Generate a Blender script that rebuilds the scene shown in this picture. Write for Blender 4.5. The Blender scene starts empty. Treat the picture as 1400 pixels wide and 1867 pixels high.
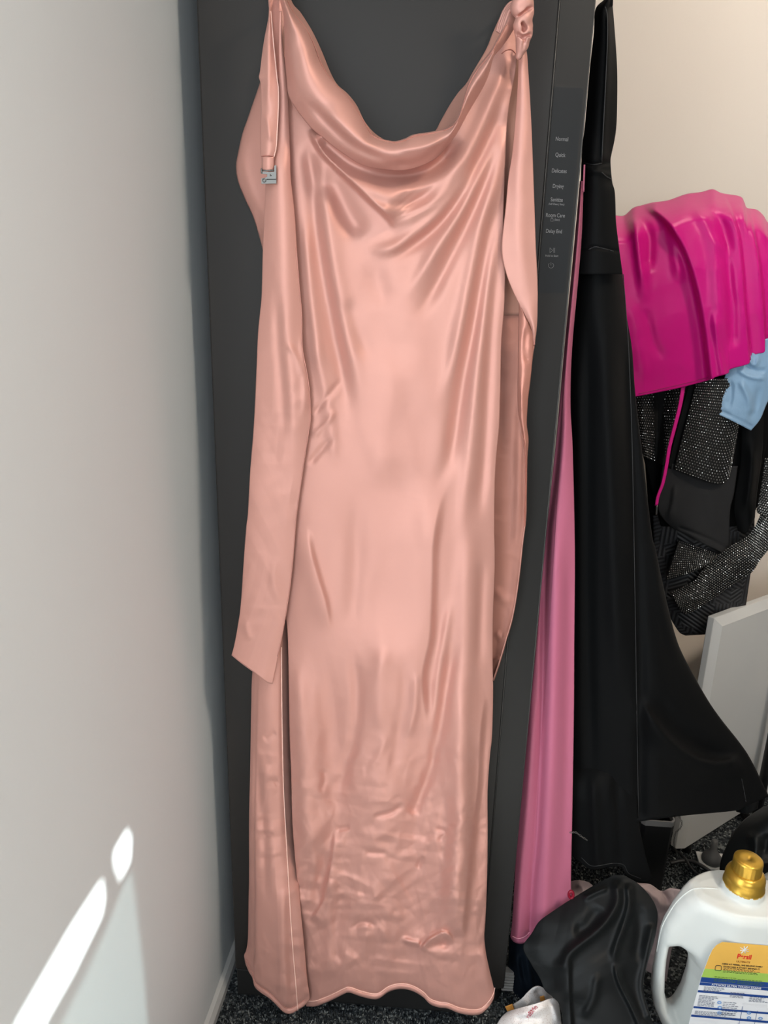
import bpy, bmesh, math, random
import numpy as np
from mathutils import Vector, Matrix

random.seed(4)
RNG = np.random.RandomState(7)
scene = bpy.context.scene
COL = scene.collection

# ------------------------------------------------------------------ camera
F_PX = 1350.0
CAM = np.array([0.0663, -0.9480, 1.1487])
PITCH, YAW, ROLL = math.radians(16.612), math.radians(3.684), math.radians(1.534)
_f = np.array([-math.sin(YAW) * math.cos(PITCH), math.cos(YAW) * math.cos(PITCH), -math.sin(PITCH)])
_r0 = np.array([math.cos(YAW), math.sin(YAW), 0.0])
_u0 = np.cross(_r0, _f)
CR = math.cos(ROLL) * _r0 + math.sin(ROLL) * _u0
CU = -math.sin(ROLL) * _r0 + math.cos(ROLL) * _u0
CF = _f
cam_d = bpy.data.cameras.new('camera')
cam_d.sensor_width = 36.0
cam_d.lens = F_PX / 1867.0 * 36.0
cam_d.clip_start = 0.02
cam = bpy.data.objects.new('camera', cam_d)
COL.objects.link(cam)
m3 = Matrix(((CR[0], CU[0], -CF[0]), (CR[1], CU[1], -CF[1]), (CR[2], CU[2], -CF[2])))
cam.matrix_world = Matrix.Translation(Vector(CAM)) @ m3.to_4x4()
scene.camera = cam

# ------------------------------------------------------------------ world, sun, daylight, exposure
world = bpy.data.worlds.new('sky')
scene.world = world
world.use_nodes = True
bg = world.node_tree.nodes['Background']
bg.inputs[0].default_value = (0.72, 0.86, 1.0, 1)
bg.inputs[1].default_value = 1.5

def area(name, loc, aim, sx, sy, power, colour):
    d = bpy.data.lights.new(name, 'AREA')
    d.shape = 'RECTANGLE'; d.size = sx; d.size_y = sy; d.energy = power; d.color = colour
    o = bpy.data.objects.new(name, d)
    COL.objects.link(o)
    o.location = loc
    o.rotation_euler = (Vector(aim) - Vector(loc)).to_track_quat('-Z', 'Y').to_euler()
    return o

SUN_DIR = Vector((-0.75, 0.45, -0.33)).normalized()
sd = bpy.data.lights.new('sun', 'SUN')
sd.energy = 15.0; sd.angle = math.radians(0.25); sd.color = (0.93, 1.0, 0.98)
so = bpy.data.objects.new('sun', sd); COL.objects.link(so)
so.rotation_euler = SUN_DIR.to_track_quat('-Z', 'Y').to_euler()
so.location = (3, -3, 4)
# daylight entering by the window behind the photographer; unseen side light added in the left wall
area('window_daylight', (0.60, -3.08, 1.45), (0.35, 0.0, 1.05), 1.20, 1.25, 20.0, (0.97, 0.98, 1.0))
area('added_side_light', (-0.315, -0.84, 0.98), (0.22, -0.02, 0.80), 0.46, 1.70, 11.0, (0.88, 0.96, 1.0))
scene.cycles.max_bounces = 6
scene.cycles.diffuse_bounces = 3

scene.view_settings.view_transform = 'Standard'
scene.view_settings.look = 'None'
scene.view_settings.gamma = 1.0
scene.view_settings.use_curve_mapping = False
scene.view_settings.exposure = -0.16

# ------------------------------------------------------------------ pixel -> world helpers
def ray(px, py):
    px = np.asarray(px, float); py = np.asarray(py, float)
    a = (px - 700.0) / F_PX; b = (933.5 - py) / F_PX
    return CF + a[..., None] * CR + b[..., None] * CU

def at(px, py, Y):
    d = ray(px, py)
    t = (np.asarray(Y, float) - CAM[1]) / d[..., 1]
    return CAM + d * t[..., None]

def at_plane(px, py, p0, n):
    d = ray(px, py); n = np.asarray(n, float)
    t = ((np.asarray(p0) - CAM) @ n) / (d @ n)
    return CAM + d * t[..., None]

def at_z(px, py, z):
    return at_plane(px, py, (0, 0, z), (0, 0, 1))

# ------------------------------------------------------------------ object helpers
def tag(o, label=None, cat=None, group=None, kind=None):
    if label: o['label'] = label
    if cat: o['category'] = cat
    if group: o['group'] = group
    if kind: o['kind'] = kind
    return o

def empty(name, loc, label, cat, group=None):
    o = bpy.data.objects.new(name, None)
    COL.objects.link(o); o.location = [float(v) for v in loc]
    o.empty_display_size = 0.05
    return tag(o, label, cat, group)

def link(name, me, mat, parent=None, smooth=True):
    o = bpy.data.objects.new(name, me)
    COL.objects.link(o)
    if mat: me.materials.append(mat)
    if smooth:
        me.shade_smooth()
    if parent:
        o.parent = parent
        o.matrix_parent_inverse = Matrix.Translation(-parent_origin(parent))
    return o

def parent_origin(p):
    v = Vector((0, 0, 0))
    while p:
        v = v + p.location
        p = p.parent if p.type == 'EMPTY' else None
    return v

def mesh(name, verts, faces, mat, parent=None, smooth=True):
    me = bpy.data.meshes.new(name)
    me.from_pydata([tuple(map(float, v)) for v in verts], [], [tuple(map(int, f)) for f in faces])
    me.update()
    return link(name, me, mat, parent, smooth)

def bm_obj(name, bm, mat, parent=None, smooth=False):
    me = bpy.data.meshes.new(name)
    bmesh.ops.recalc_face_normals(bm, faces=bm.faces)
    bm.to_mesh(me); bm.free()
    return link(name, me, mat, parent, smooth)

def box(name, x0, x1, y0, y1, z0, z1, mat, parent=None, bevel=0.0, seg=2):
    bm = bmesh.new()
    bmesh.ops.create_cube(bm, size=1.0)
    for v in bm.verts:
        v.co = Vector(((x0 + x1) / 2 + v.co.x * (x1 - x0), (y0 + y1) / 2 + v.co.y * (y1 - y0), (z0 + z1) / 2 + v.co.z * (z1 - z0)))
    if bevel:
        bmesh.ops.bevel(bm, geom=bm.edges[:], offset=bevel, segments=seg, affect='EDGES', profile=0.5)
    return bm_obj(name, bm, mat, parent)

def prism(name, poly, axis_vec, mat, parent=None, bevel=0.0, smooth=False):
    """closed prism: 3D polygon swept by axis_vec"""
    bm = bmesh.new()
    a = [bm.verts.new([float(c) for c in p]) for p in poly]
    b = [bm.verts.new([float(c) + float(d) for c, d in zip(p, axis_vec)]) for p in poly]
    n = len(a)
    bm.faces.new(a); bm.faces.new(b[::-1])
    for i in range(n):
        bm.faces.new((a[i], b[i], b[(i + 1) % n], a[(i + 1) % n]))
    bmesh.ops.recalc_face_normals(bm, faces=bm.faces)
    if bevel:
        bmesh.ops.bevel(bm, geom=bm.edges[:], offset=bevel, segments=2, affect='EDGES', profile=0.5)
    return bm_obj(name, bm, mat, parent, smooth)

def catmull(pts, n):
    p = np.asarray(pts, float)
    if len(p) == 2:
        t = np.linspace(0, 1, n)[:, None]
        return p[0] * (1 - t) + p[1] * t
    q = np.vstack([2 * p[0] - p[1], p, 2 * p[-1] - p[-2]])
    out = []
    for i in range(1, len(q) - 2):
        p0, p1, p2, p3 = q[i - 1], q[i], q[i + 1], q[i + 2]
        for t in np.linspace(0, 1, 14, endpoint=False):
            out.append(0.5 * ((2 * p1) + (-p0 + p2) * t + (2 * p0 - 5 * p1 + 4 * p2 - p3) * t * t + (-p0 + 3 * p1 - 3 * p2 + p3) * t ** 3))
    out.append(q[-2])
    out = np.array(out)
    s = np.r_[0, np.cumsum(np.linalg.norm(np.diff(out, axis=0), axis=1))]
    w = np.linspace(0, s[-1], n)
    return np.stack([np.interp(w, s, out[:, k]) for k in range(out.shape[1])], 1)

def tube(name, pts, r, mat, parent=None, seg=8, n=None, flat=1.0, smooth=True, r_end=None):
    P = catmull(pts, n or max(len(pts) * 6, 8))
    verts, faces = [], []
    N = len(P)
    up = np.array([0.31, 0.87, 0.38])
    for i in range(N):
        t = P[min(i + 1, N - 1)] - P[max(i - 1, 0)]
        t = t / (np.linalg.norm(t) + 1e-12)
        a = np.cross(t, up); a /= np.linalg.norm(a) + 1e-12
        b = np.cross(t, a)
        rr = r if r_end is None else r + (r_end - r) * i / (N - 1)
        for k in range(seg):
            c, s = math.cos(2 * math.pi * k / seg), math.sin(2 * math.pi * k / seg)
            verts.append(P[i] + rr * (a * c + b * s * flat))
    for i in range(N - 1):
        for k in range(seg):
            k2 = (k + 1) % seg
            faces.append((i * seg + k, i * seg + k2, (i + 1) * seg + k2, (i + 1) * seg + k))
    faces.append(tuple(range(seg))[::-1]); faces.append(tuple((N - 1) * seg + k for k in range(seg)))
    return mesh(name, verts, faces, mat, parent, smooth)

def lathe(name, prof, mat, parent=None, loc=(0, 0, 0), seg=40, axis=None, ribs=None):
    """prof: (radius, height) from bottom to top, closed with caps; ribs(k, r, h) -> r"""
    verts, faces = [], []
    for (r, h) in prof:
        for k in range(seg):
            a = 2 * math.pi * k / seg
            rr = ribs(k, r, h) if ribs else r
            verts.append((rr * math.cos(a), rr * math.sin(a), h))
    n = len(prof)
    for i in range(n - 1):
        for k in range(seg):
            k2 = (k + 1) % seg
            faces.append((i * seg + k, i * seg + k2, (i + 1) * seg + k2, (i + 1) * seg + k))
    faces.append(tuple(range(seg))[::-1]); faces.append(tuple((n - 1) * seg + k for k in range(seg)))
    V = np.array(verts)
    if axis is not None:
        q = Vector((0, 0, 1)).rotation_difference(Vector(axis))
        V = np.array([q @ Vector(v) for v in V])
    V = V + np.array(loc)
    return mesh(name, V, faces, mat, parent)

# ------------------------------------------------------------------ signed-distance solids (surface nets)
def poly_sdf(x, z, poly):
    P = np.asarray(poly, float)
    d = np.full(x.shape, 1e9); inside = np.zeros(x.shape, bool)
    n = len(P)
    for i in range(n):
        a, b = P[i], P[(i + 1) % n]
        e = b - a
        wx, wz = x - a[0], z - a[1]
        t = np.clip((wx * e[0] + wz * e[1]) / (e @ e + 1e-15), 0, 1)
        d = np.minimum(d, (wx - e[0] * t) ** 2 + (wz - e[1] * t) ** 2)
        c = ((a[1] > z) != (b[1] > z)) & (x < (b[0] - a[0]) * (z - a[1]) / (b[1] - a[1] + 1e-15) + a[0])
        inside ^= c
    return np.sqrt(d) * np.where(inside, -1, 1)

def surface_net(fn, lo, hi, h):
    ax = [np.arange(lo[i], hi[i] + h, h) for i in range(3)]
    X, Y, Z = np.meshgrid(*ax, indexing='ij')
    S = fn(X, Y, Z)
    G = np.stack([X, Y, Z], -1)
    sh = np.array(S.shape) - 1
    acc = np.zeros((*sh, 3)); cnt = np.zeros(sh)
    cn = [(i, j, k) for i in (0, 1) for j in (0, 1) for k in (0, 1)]
    sl = lambda c: tuple(slice(c[a], c[a] + sh[a]) for a in range(3))
    for c in cn:
        for a in range(3):
            if c[a] == 0:
                c2 = list(c); c2[a] = 1
                s0, s1 = S[sl(c)], S[sl(c2)]
                m = (s0 < 0) != (s1 < 0)
                t = np.where(m, s0 / np.where(m, s0 - s1, 1), 0)[..., None]
                p = G[sl(c)] * (1 - t) + G[sl(c2)] * t
                acc += np.where(m[..., None], p, 0); cnt += m
    act = cnt > 0
    idx = -np.ones(sh, int); idx[act] = np.arange(act.sum())
    V = acc[act] / cnt[act][:, None]
    faces = []
    for a in range(3):
        b, c = (a + 1) % 3, (a + 2) % 3
        s0 = [slice(None)] * 3; s1 = [slice(None)] * 3
        s0[a] = slice(0, -1); s1[a] = slice(1, None)
        m = (S[tuple(s0)] < 0) != (S[tuple(s1)] < 0)
        I = np.argwhere(m)
        ok = (I[:, b] > 0) & (I[:, c] > 0) & (I[:, b] < sh[b]) & (I[:, c] < sh[c])
        I = I[ok]
        neg = S[I[:, 0], I[:, 1], I[:, 2]] < 0
        def cell(db, dc):
            J = I.copy(); J[:, b] += db; J[:, c] += dc
            return idx[J[:, 0], J[:, 1], J[:, 2]]
        q = np.stack([cell(-1, -1), cell(0, -1), cell(0, 0), cell(-1, 0)], 1)
        q[~neg] = q[~neg][:, ::-1]
        faces.append(q)
    return V, np.vstack(faces)

def smin(a, b, k):
    h = np.clip(0.5 + 0.5 * (b - a) / k, 0, 1)
    return b * (1 - h) + a * h - k * h * (1 - h)

# ------------------------------------------------------------------ cloth sheets
def vnoise(x, y, seed=0):
    """smooth value noise on numpy arrays"""
    r = np.random.RandomState(seed).rand(64, 64) * 2 - 1
    xi = np.floor(x).astype(int); yi = np.floor(y).astype(int)
    fx = x - xi; fy = y - yi
    fx = fx * fx * (3 - 2 * fx); fy = fy * fy * (3 - 2 * fy)
    g = lambda i, j: r[(xi + i) % 64, (yi + j) % 64]
    return (g(0, 0) * (1 - fx) + g(1, 0) * fx) * (1 - fy) + (g(0, 1) * (1 - fx) + g(1, 1) * fx) * fy

def stroke_height(px, py, strokes):
    """strokes: (points, amp mm, width px, kind) ; kind g = ridge, r/l = ledge standing up on that side of the line (travelling along it)"""
    H = np.zeros(px.shape)
    for st in strokes:
        pts, amp, w, kind = st[:4]
        ends = st[4] if len(st) > 4 else (0.25, 0.25)
        P = catmull(pts, max(10, 5 * len(pts)))
        m = (px > P[:, 0].min() - 4 * w) & (px < P[:, 0].max() + 4 * w) & (py > P[:, 1].min() - 4 * w) & (py < P[:, 1].max() + 4 * w)
        if not m.any():
            continue
        x, y = px[m], py[m]
        best = np.full(x.shape, 1e18); sgn = np.zeros(x.shape); tt = np.zeros(x.shape)
        n = len(P) - 1
        for i in range(n):
            a, e = P[i], P[i + 1] - P[i]
            t = np.clip(((x - a[0]) * e[0] + (y - a[1]) * e[1]) / (e @ e + 1e-12), 0, 1)
            dx, dy = x - a[0] - e[0] * t, y - a[1] - e[1] * t
            d = dx * dx + dy * dy
            b = d < best
            best[b] = d[b]
            sgn[b] = np.sign(e[0] * dy - e[1] * dx)[b]      # + = right-hand side in image space (y down)
            tt[b] = (i + t[b]) / n
        d = np.sqrt(best)
        f = np.ones(x.shape)
        if ends[0] > 0: f *= np.clip(tt / ends[0], 0, 1)
        if ends[1] > 0: f *= np.clip((1 - tt) / ends[1], 0, 1)
        f = f * f * (3 - 2 * f)
        if kind == 'g':
            v = np.exp(-(d / w) ** 2)
        else:
            s = d * sgn * (1 if kind == 'r' else -1)
            edge = st[5] if len(st) > 5 else 3.0
            v = np.where(s > 0, np.exp(-(s / w) ** 2), np.exp(-(s / edge) ** 2))
        H[m] += amp * 0.001 * f * v
    return H

class Sheet: pass

def cloth(name, left, right, top, bottom, nu, nv, depth, mat, parent=None, strokes=(), thick=0.0012, extra=None):
    """sheet spanned between four outlines given in photograph pixels, standing at the world depth Y = depth(u, v, px, py) minus its folds"""
    L = catmull(left, nv); R = catmull(right, nv)
    T = catmull(top, nu) if top is not None else catmull([left[0], right[0]], nu)
    B = catmull(bottom, nu) if bottom is not None else catmull([left[-1], right[-1]], nu)
    u = np.linspace(0, 1, nu)[None, :, None]; v = np.linspace(0, 1, nv)[:, None, None]
    P = (1 - u) * L[:, None] + u * R[:, None] + (1 - v) * T[None] + v * B[None] \
        - ((1 - u) * (1 - v) * L[0] + u * (1 - v) * R[0] + (1 - u) * v * L[-1] + u * v * R[-1])
    px, py = P[..., 0], P[..., 1]
    U = np.broadcast_to(u[..., 0], px.shape); V = np.broadcast_to(v[..., 0], px.shape)
    Y = depth(U, V, px, py) if callable(depth) else np.full(px.shape, float(depth))
    H = stroke_height(px, py, strokes)
    if extra is not None:
        H = H + extra(U, V, px, py)
    Y = Y - H
    W = at(px, py, Y)
    idx = np.arange(nu * nv).reshape(nv, nu)
    F = np.stack([idx[:-1, :-1], idx[1:, :-1], idx[1:, 1:], idx[:-1, 1:]], -1).reshape(-1, 4)
    o = mesh(name, W.reshape(-1, 3), F, mat, parent)
    if thick:
        md = o.modifiers.new('thickness', 'SOLIDIFY')
        md.thickness = thick; md.offset = -1.0
    s = Sheet(); s.o = o; s.px = px.ravel(); s.py = py.ravel(); s.Y = Y.ravel()
    s.grid = (px, py, Y)
    return s

def on(sheet, x, y, lift=0.0008):
    i = np.argmin((sheet.px - x) ** 2 + (sheet.py - y) ** 2)
    return at(x, y, sheet.Y[i] - lift)

def thread(name, sheet, pts, r, mat, parent, lift=0.0006, n=None):
    P = catmull(pts, n or max(12, 8 * len(pts)))
    return tube(name, np.array([on(sheet, p[0], p[1], lift) for p in P]), r, mat, parent, seg=6, n=len(P))

# ------------------------------------------------------------------ materials
def mat_new(name):
    m = bpy.data.materials.new(name); m.use_nodes = True
    nt = m.node_tree
    return m, nt, nt.nodes['Principled BSDF']

def N(nt, t, **kw):
    n = nt.nodes.new(t)
    for k, v in kw.items():
        setattr(n, k, v)
    return n

def coords(nt, scale=(1, 1, 1)):
    g = N(nt, 'ShaderNodeNewGeometry')
    mp = N(nt, 'ShaderNodeMapping')
    mp.inputs['Scale'].default_value = scale
    nt.links.new(g.outputs['Position'], mp.inputs['Vector'])
    return mp.outputs[0]

def plain(name, col, rough=0.5, metal=0.0, spec=0.5, noise=0.0, nscale=60.0, bump=0.0, bscale=300.0, sheen=0.0, aniso=0.0, coat=0.0, var=0.0):
    m, nt, b = mat_new(name)
    b.inputs['Base Color'].default_value = (*col, 1)
    b.inputs['Roughness'].default_value = rough
    b.inputs['Metallic'].default_value = metal
    b.inputs['Specular IOR Level'].default_value = spec
    b.inputs['Sheen Weight'].default_value = sheen
    b.inputs['Coat Weight'].default_value = coat
    if noise > 0:
        n = N(nt, 'ShaderNodeTexNoise'); n.inputs['Scale'].default_value = nscale; n.inputs['Detail'].default_value = 4
        nt.links.new(coords(nt), n.inputs['Vector'])
        r = N(nt, 'ShaderNodeMix', data_type='RGBA')
        r.inputs[6].default_value = (*[c * (1 - noise) for c in col], 1)
        r.inputs[7].default_value = (*[min(1, c * (1 + noise)) for c in col], 1)
        nt.links.new(n.outputs[0], r.inputs[0]); nt.links.new(r.outputs[2], b.inputs['Base Color'])
    if bump > 0:
        n = N(nt, 'ShaderNodeTexNoise'); n.inputs['Scale'].default_value = bscale; n.inputs['Detail'].default_value = 5
        nt.links.new(coords(nt), n.inputs['Vector'])
        bp = N(nt, 'ShaderNodeBump'); bp.inputs['Strength'].default_value = bump; bp.inputs['Distance'].default_value = 0.002
        nt.links.new(n.outputs[0], bp.inputs['Height']); nt.links.new(bp.outputs[0], b.inputs['Normal'])
    return m

def satin(name, col, rough=0.42, spec=0.5, wrinkle=0.25, sheen=0.25, metal=0.0, crump=9.0):
    """woven satin: fine thread grain, soft crumple relief, broad tinted gloss"""
    m, nt, b = mat_new(name)
    b.inputs['Roughness'].default_value = rough
    b.inputs['Specular IOR Level'].default_value = spec
    b.inputs['Specular Tint'].default_value = (*[min(1, 0.45 + 0.7 * c) for c in col], 1)
    b.inputs['Metallic'].default_value = metal
    b.inputs['Sheen Weight'].default_value = sheen
    b.inputs['Sheen Roughness'].default_value = 0.45
    b.inputs['Sheen Tint'].default_value = (*[min(1, 0.3 + c) for c in col], 1)
    n0 = N(nt, 'ShaderNodeTexNoise'); n0.inputs['Scale'].default_value = 5.0; n0.inputs['Detail'].default_value = 3
    nt.links.new(coords(nt), n0.inputs['Vector'])
    r = N(nt, 'ShaderNodeMix', data_type='RGBA')
    r.inputs[6].default_value = (*[c * 0.95 for c in col], 1); r.inputs[7].default_value = (*[min(1, c * 1.04) for c in col], 1)
    nt.links.new(n0.outputs[0], r.inputs[0]); nt.links.new(r.outputs[2], b.inputs['Base Color'])
    n1 = N(nt, 'ShaderNodeTexNoise'); n1.inputs['Scale'].default_value = 1.0; n1.inputs['Detail'].default_value = 2
    nt.links.new(coords(nt, (2600, 900, 700)), n1.inputs['Vector'])
    n2 = N(nt, 'ShaderNodeTexNoise'); n2.inputs['Scale'].default_value = crump; n2.inputs['Detail'].default_value = 4; n2.inputs['Roughness'].default_value = 0.55
    nt.links.new(coords(nt, (1.0, 1.0, 0.6)), n2.inputs['Vector'])
    b1 = N(nt, 'ShaderNodeBump'); b1.inputs['Strength'].default_value = 0.12; b1.inputs['Distance'].default_value = 0.0006
    b2 = N(nt, 'ShaderNodeBump'); b2.inputs['Strength'].default_value = wrinkle; b2.inputs['Distance'].default_value = 0.012
    nt.links.new(n1.outputs[0], b1.inputs['Height']); nt.links.new(n2.outputs[0], b2.inputs['Height'])
    nt.links.new(b2.outputs[0], b1.inputs['Normal']); nt.links.new(b1.outputs[0], b.inputs['Normal'])
    return m

M = {}
M['wall'] = plain('wall_paint', (0.64, 0.675, 0.69), 0.62, noise=0.02, nscale=3.0, bump=0.06, bscale=160)
M['wall_cream'] = plain('cream_wall_paint', (0.88, 0.79, 0.70), 0.7, noise=0.02, nscale=3.0, bump=0.05, bscale=160)
M['wall_far'] = plain('beige_wall_paint', (0.36, 0.34, 0.32), 0.7, noise=0.02, nscale=3.0, bump=0.05, bscale=160)
M['ceiling'] = plain('ceiling_paint', (0.85, 0.83, 0.80), 0.8, noise=0.01, bump=0.03)
M['skirting'] = plain('skirting_gloss_shaded', (0.46, 0.46, 0.45), 0.35, noise=0.03, nscale=20)  # greyed to put the shade beside the cabinet into the colour
M['door_face'] = plain('graphite_door_finish', (0.0215, 0.0193, 0.0178), 0.45, spec=0.25, noise=0.06, nscale=7.0, bump=0.02, bscale=900)
M['door_strip'] = plain('graphite_strip_finish', (0.019, 0.0185, 0.018), 0.42, spec=0.25, noise=0.05, nscale=9.0)
M['panel'] = plain('control_panel_black', (0.012, 0.0135, 0.015), 0.36, spec=0.3, noise=0.05, nscale=30)
M['gap'] = plain('black_gap', (0.004, 0.004, 0.004), 0.6, noise=0.1)
M['rim'] = plain('dark_metal_rim', (0.055, 0.053, 0.05), 0.4, metal=0.3, noise=0.05)
M['print'] = plain('grey_print', (0.17, 0.17, 0.175), 0.5, noise=0.02)
M['rose'] = satin('rose_satin', (0.575, 0.293, 0.243), 0.50, 0.6, wrinkle=0.08, sheen=0.08, metal=0.30)
M['rose_rev_shaded'] = satin('rose_satin_reverse_shaded', (0.36, 0.185, 0.145), 0.6, 0.2, wrinkle=0.05, sheen=0.2)  # reverse side, darkened further for the shade behind the body
M['rose_gloss'] = satin('rose_satin_shiny_side', (0.55, 0.24, 0.185), 0.36, 0.7, wrinkle=0.10, sheen=0.05, metal=0.4)
M['thread'] = plain('pale_pink_thread', (0.82, 0.52, 0.44), 0.6, noise=0.05, nscale=900)
M['chrome'] = plain('silver_metal', (0.15, 0.147, 0.14), 0.38, metal=1.0, noise=0.05)
# ================================================================== ROOM
TILT = math.tan(math.radians(2.0))
def xw(Y): return -0.2530 + Y * TILT
YF, YB, XR, ZC = -3.20, 0.72, 3.00, 2.42

def wall(name, p0, p1, rects, thick, mat):
    """upright wall from p0 to p1 (floor points of its room face) made of rectangles (s0, s1, z0, z1) in metres along it"""
    p0 = np.array(p0, float); p1 = np.array(p1, float)
    d = (p1 - p0) / np.linalg.norm(p1 - p0)
    n = np.array([d[1], -d[0]]) * thick
    bm = bmesh.new()
    for (s0, s1, z0, z1) in rects:
        a, b = p0 + d * s0, p0 + d * s1
        c = [bm.verts.new((*q, z)) for z in (z0, z1) for q in (a, b, b + n, a + n)]
        for f in ((0, 1, 2, 3), (4, 5, 6, 7), (0, 1, 5, 4), (1, 2, 6, 5), (2, 3, 7, 6), (3, 0, 4, 7)):
            bm.faces.new([c[i] for i in f])
    return tag(bm_obj(name, bm, mat), kind='structure')

LL = math.hypot(YB - YF, (YB - YF) * TILT)
# left wall, opening added for the unseen side light
wall('wall_left', (xw(YB), YB), (xw(YF), YF), [(0, 1.28, 0, ZC), (1.28, 1.90, 2.00, ZC), (1.90, LL, 0, ZC)], 0.10, M['wall'])
wall('wall_back', (XR, YB), (xw(YB) - 0.1, YB), [(0, XR - xw(YB) + 0.1, 0, ZC)], 0.10, M['wall_cream'])
wall('wall_front', (xw(YF) - 0.1, YF), (XR, YF), [(0, 0.35, 0, ZC), (0.35, 1.65, 0, 0.78), (0.35, 1.65, 2.12, ZC), (1.65, XR - xw(YF) + 0.1, 0, ZC)], 0.10, M['wall_far'])
wall('wall_right', (XR, YF), (XR, YB), [(0, 0.30, 0, ZC), (0.30, 1.70, 0, 0.88), (0.30, 1.70, 2.40, ZC), (1.70, YB - YF, 0, ZC)], 0.10, M['wall_far'])
def slab(name, z0, z1, mat):
    return tag(box(name, -0.55, XR + 0.1, YF - 0.1, YB + 0.1, z0, z1, mat), kind='structure')
slab('ceiling', ZC, ZC + 0.08, M['ceiling'])

def carpet_material():
    m, nt, b = mat_new('charcoal_carpet')
    b.inputs['Roughness'].default_value = 0.95; b.inputs['Specular IOR Level'].default_value = 0.1
    v = N(nt, 'ShaderNodeTexVoronoi'); v.inputs['Scale'].default_value = 260
    nt.links.new(coords(nt), v.inputs['Vector'])
    r = N(nt, 'ShaderNodeValToRGB')
    e = r.color_ramp.elements
    e[0].position = 0.2; e[0].color = (0.018, 0.021, 0.024, 1)
    e[1].position = 1.0; e[1].color = (0.26, 0.275, 0.265, 1)
    x = e.new(0.7); x.color = (0.06, 0.068, 0.074, 1)
    sp = N(nt, 'ShaderNodeSeparateColor')
    nt.links.new(v.outputs['Color'], sp.inputs[0]); nt.links.new(sp.outputs[0], r.inputs[0]); nt.links.new(r.outputs[0], b.inputs['Base Color'])
    bp = N(nt, 'ShaderNodeBump'); bp.inputs['Strength'].default_value = 0.8; bp.inputs['Distance'].default_value = 0.003
    nt.links.new(v.outputs['Distance'], bp.inputs['Height']); nt.links.new(bp.outputs[0], b.inputs['Normal'])
    return m
M['carpet'] = carpet_material()
slab('floor', -0.08, 0.0, M['carpet'])

# tufts of the pile where the floor shows
def pile():
    V, Fc = [], []
    for (x0, x1, y0, y1, st) in ((-0.27, 0.42, -0.13, 0.045, 0.0036), (0.40, 0.72, 0.20, 0.45, 0.006)):
        for X in np.arange(x0, x1, st):
            for Y in np.arange(y0, y1, st):
                if X < xw(Y) + 0.016 or (Y > -0.001 and X < 0.2235): continue
                jx, jy, lx, ly = RNG.uniform(-1, 1, 4)
                c = np.array([X + jx * st * 0.5, Y + jy * st * 0.5, 0])
                r = st * 0.48; h = RNG.uniform(0.003, 0.006)
                k = len(V)
                for a in range(4):
                    an = a * math.pi / 2 + jx * 3
                    V.append(c + np.array([r * math.cos(an), r * math.sin(an), 0.0002]))
                    V.append(c + np.array([0.6 * r * math.cos(an) + lx * 0.001, 0.6 * r * math.sin(an) + ly * 0.001, h]))
                for a in range(4):
                    b2 = (a + 1) % 4
                    Fc.append((k + 2 * a, k + 2 * b2, k + 2 * b2 + 1, k + 2 * a + 1))
                Fc.append((k + 1, k + 3, k + 5, k + 7))
    me = bpy.data.meshes.new('carpet_pile')
    me.from_pydata([tuple(v) for v in V], [], Fc); me.update()
    o = link('carpet_pile', me, M['carpet'], None, False)
    return tag(o, 'short charcoal flecked carpet pile on the floor below the cabinet', 'carpet', kind='stuff')
pile()

# skirting boards
def skirting(name, p0, p1, h=0.026, t=0.012):
    p0 = np.array(p0, float); p1 = np.array(p1, float)
    d = (p1 - p0) / np.linalg.norm(p1 - p0); n = np.array([-d[1], d[0]])
    prof = [(0.0005, 0), (t, 0), (t, h - 0.012), (t - 0.005, h - 0.003), (0.0005, h)]
    poly = [(*(p0 + n * a), z) for a, z in prof]
    return tag(prism(name, poly, (*(p1 - p0), 0), M['skirting']), kind='structure')
skirting('baseboard_left', (xw(YB - 0.02), YB - 0.02), (xw(-0.555), -0.555))
skirting('baseboard_back', (XR - 0.02, YB), (xw(YB) + 0.03, YB))

# window behind the photographer
def window_unit(name, x0, x1, z0, z1, Y):
    w = bpy.data.objects.new(name, None); COL.objects.link(w); w.location = ((x0 + x1) / 2, Y, z0)
    tag(w, kind='structure')
    fr = plain('white_window_frame', (0.85, 0.85, 0.84), 0.4, noise=0.02)
    box('window_frame', x0, x0 + 0.06, Y - 0.05, Y, z0, z1, fr, w, 0.004)
    box('window_frame', x1 - 0.06, x1, Y - 0.05, Y, z0, z1, fr, w, 0.004)
    box('window_frame', x0 + 0.06, x1 - 0.06, Y - 0.05, Y, z0, z0 + 0.06, fr, w, 0.004)
    box('window_frame', x0 + 0.06, x1 - 0.06, Y - 0.05, Y, z1 - 0.06, z1, fr, w, 0.004)
    box('mullion', (x0 + x1) / 2 - 0.03, (x0 + x1) / 2 + 0.03, Y - 0.05, Y, z0 + 0.06, z1 - 0.06, fr, w, 0.004)
window_unit('window_1', xw(YF) - 0.1 + 0.35, xw(YF) - 0.1 + 1.65, 0.78, 2.12, YF)

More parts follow.
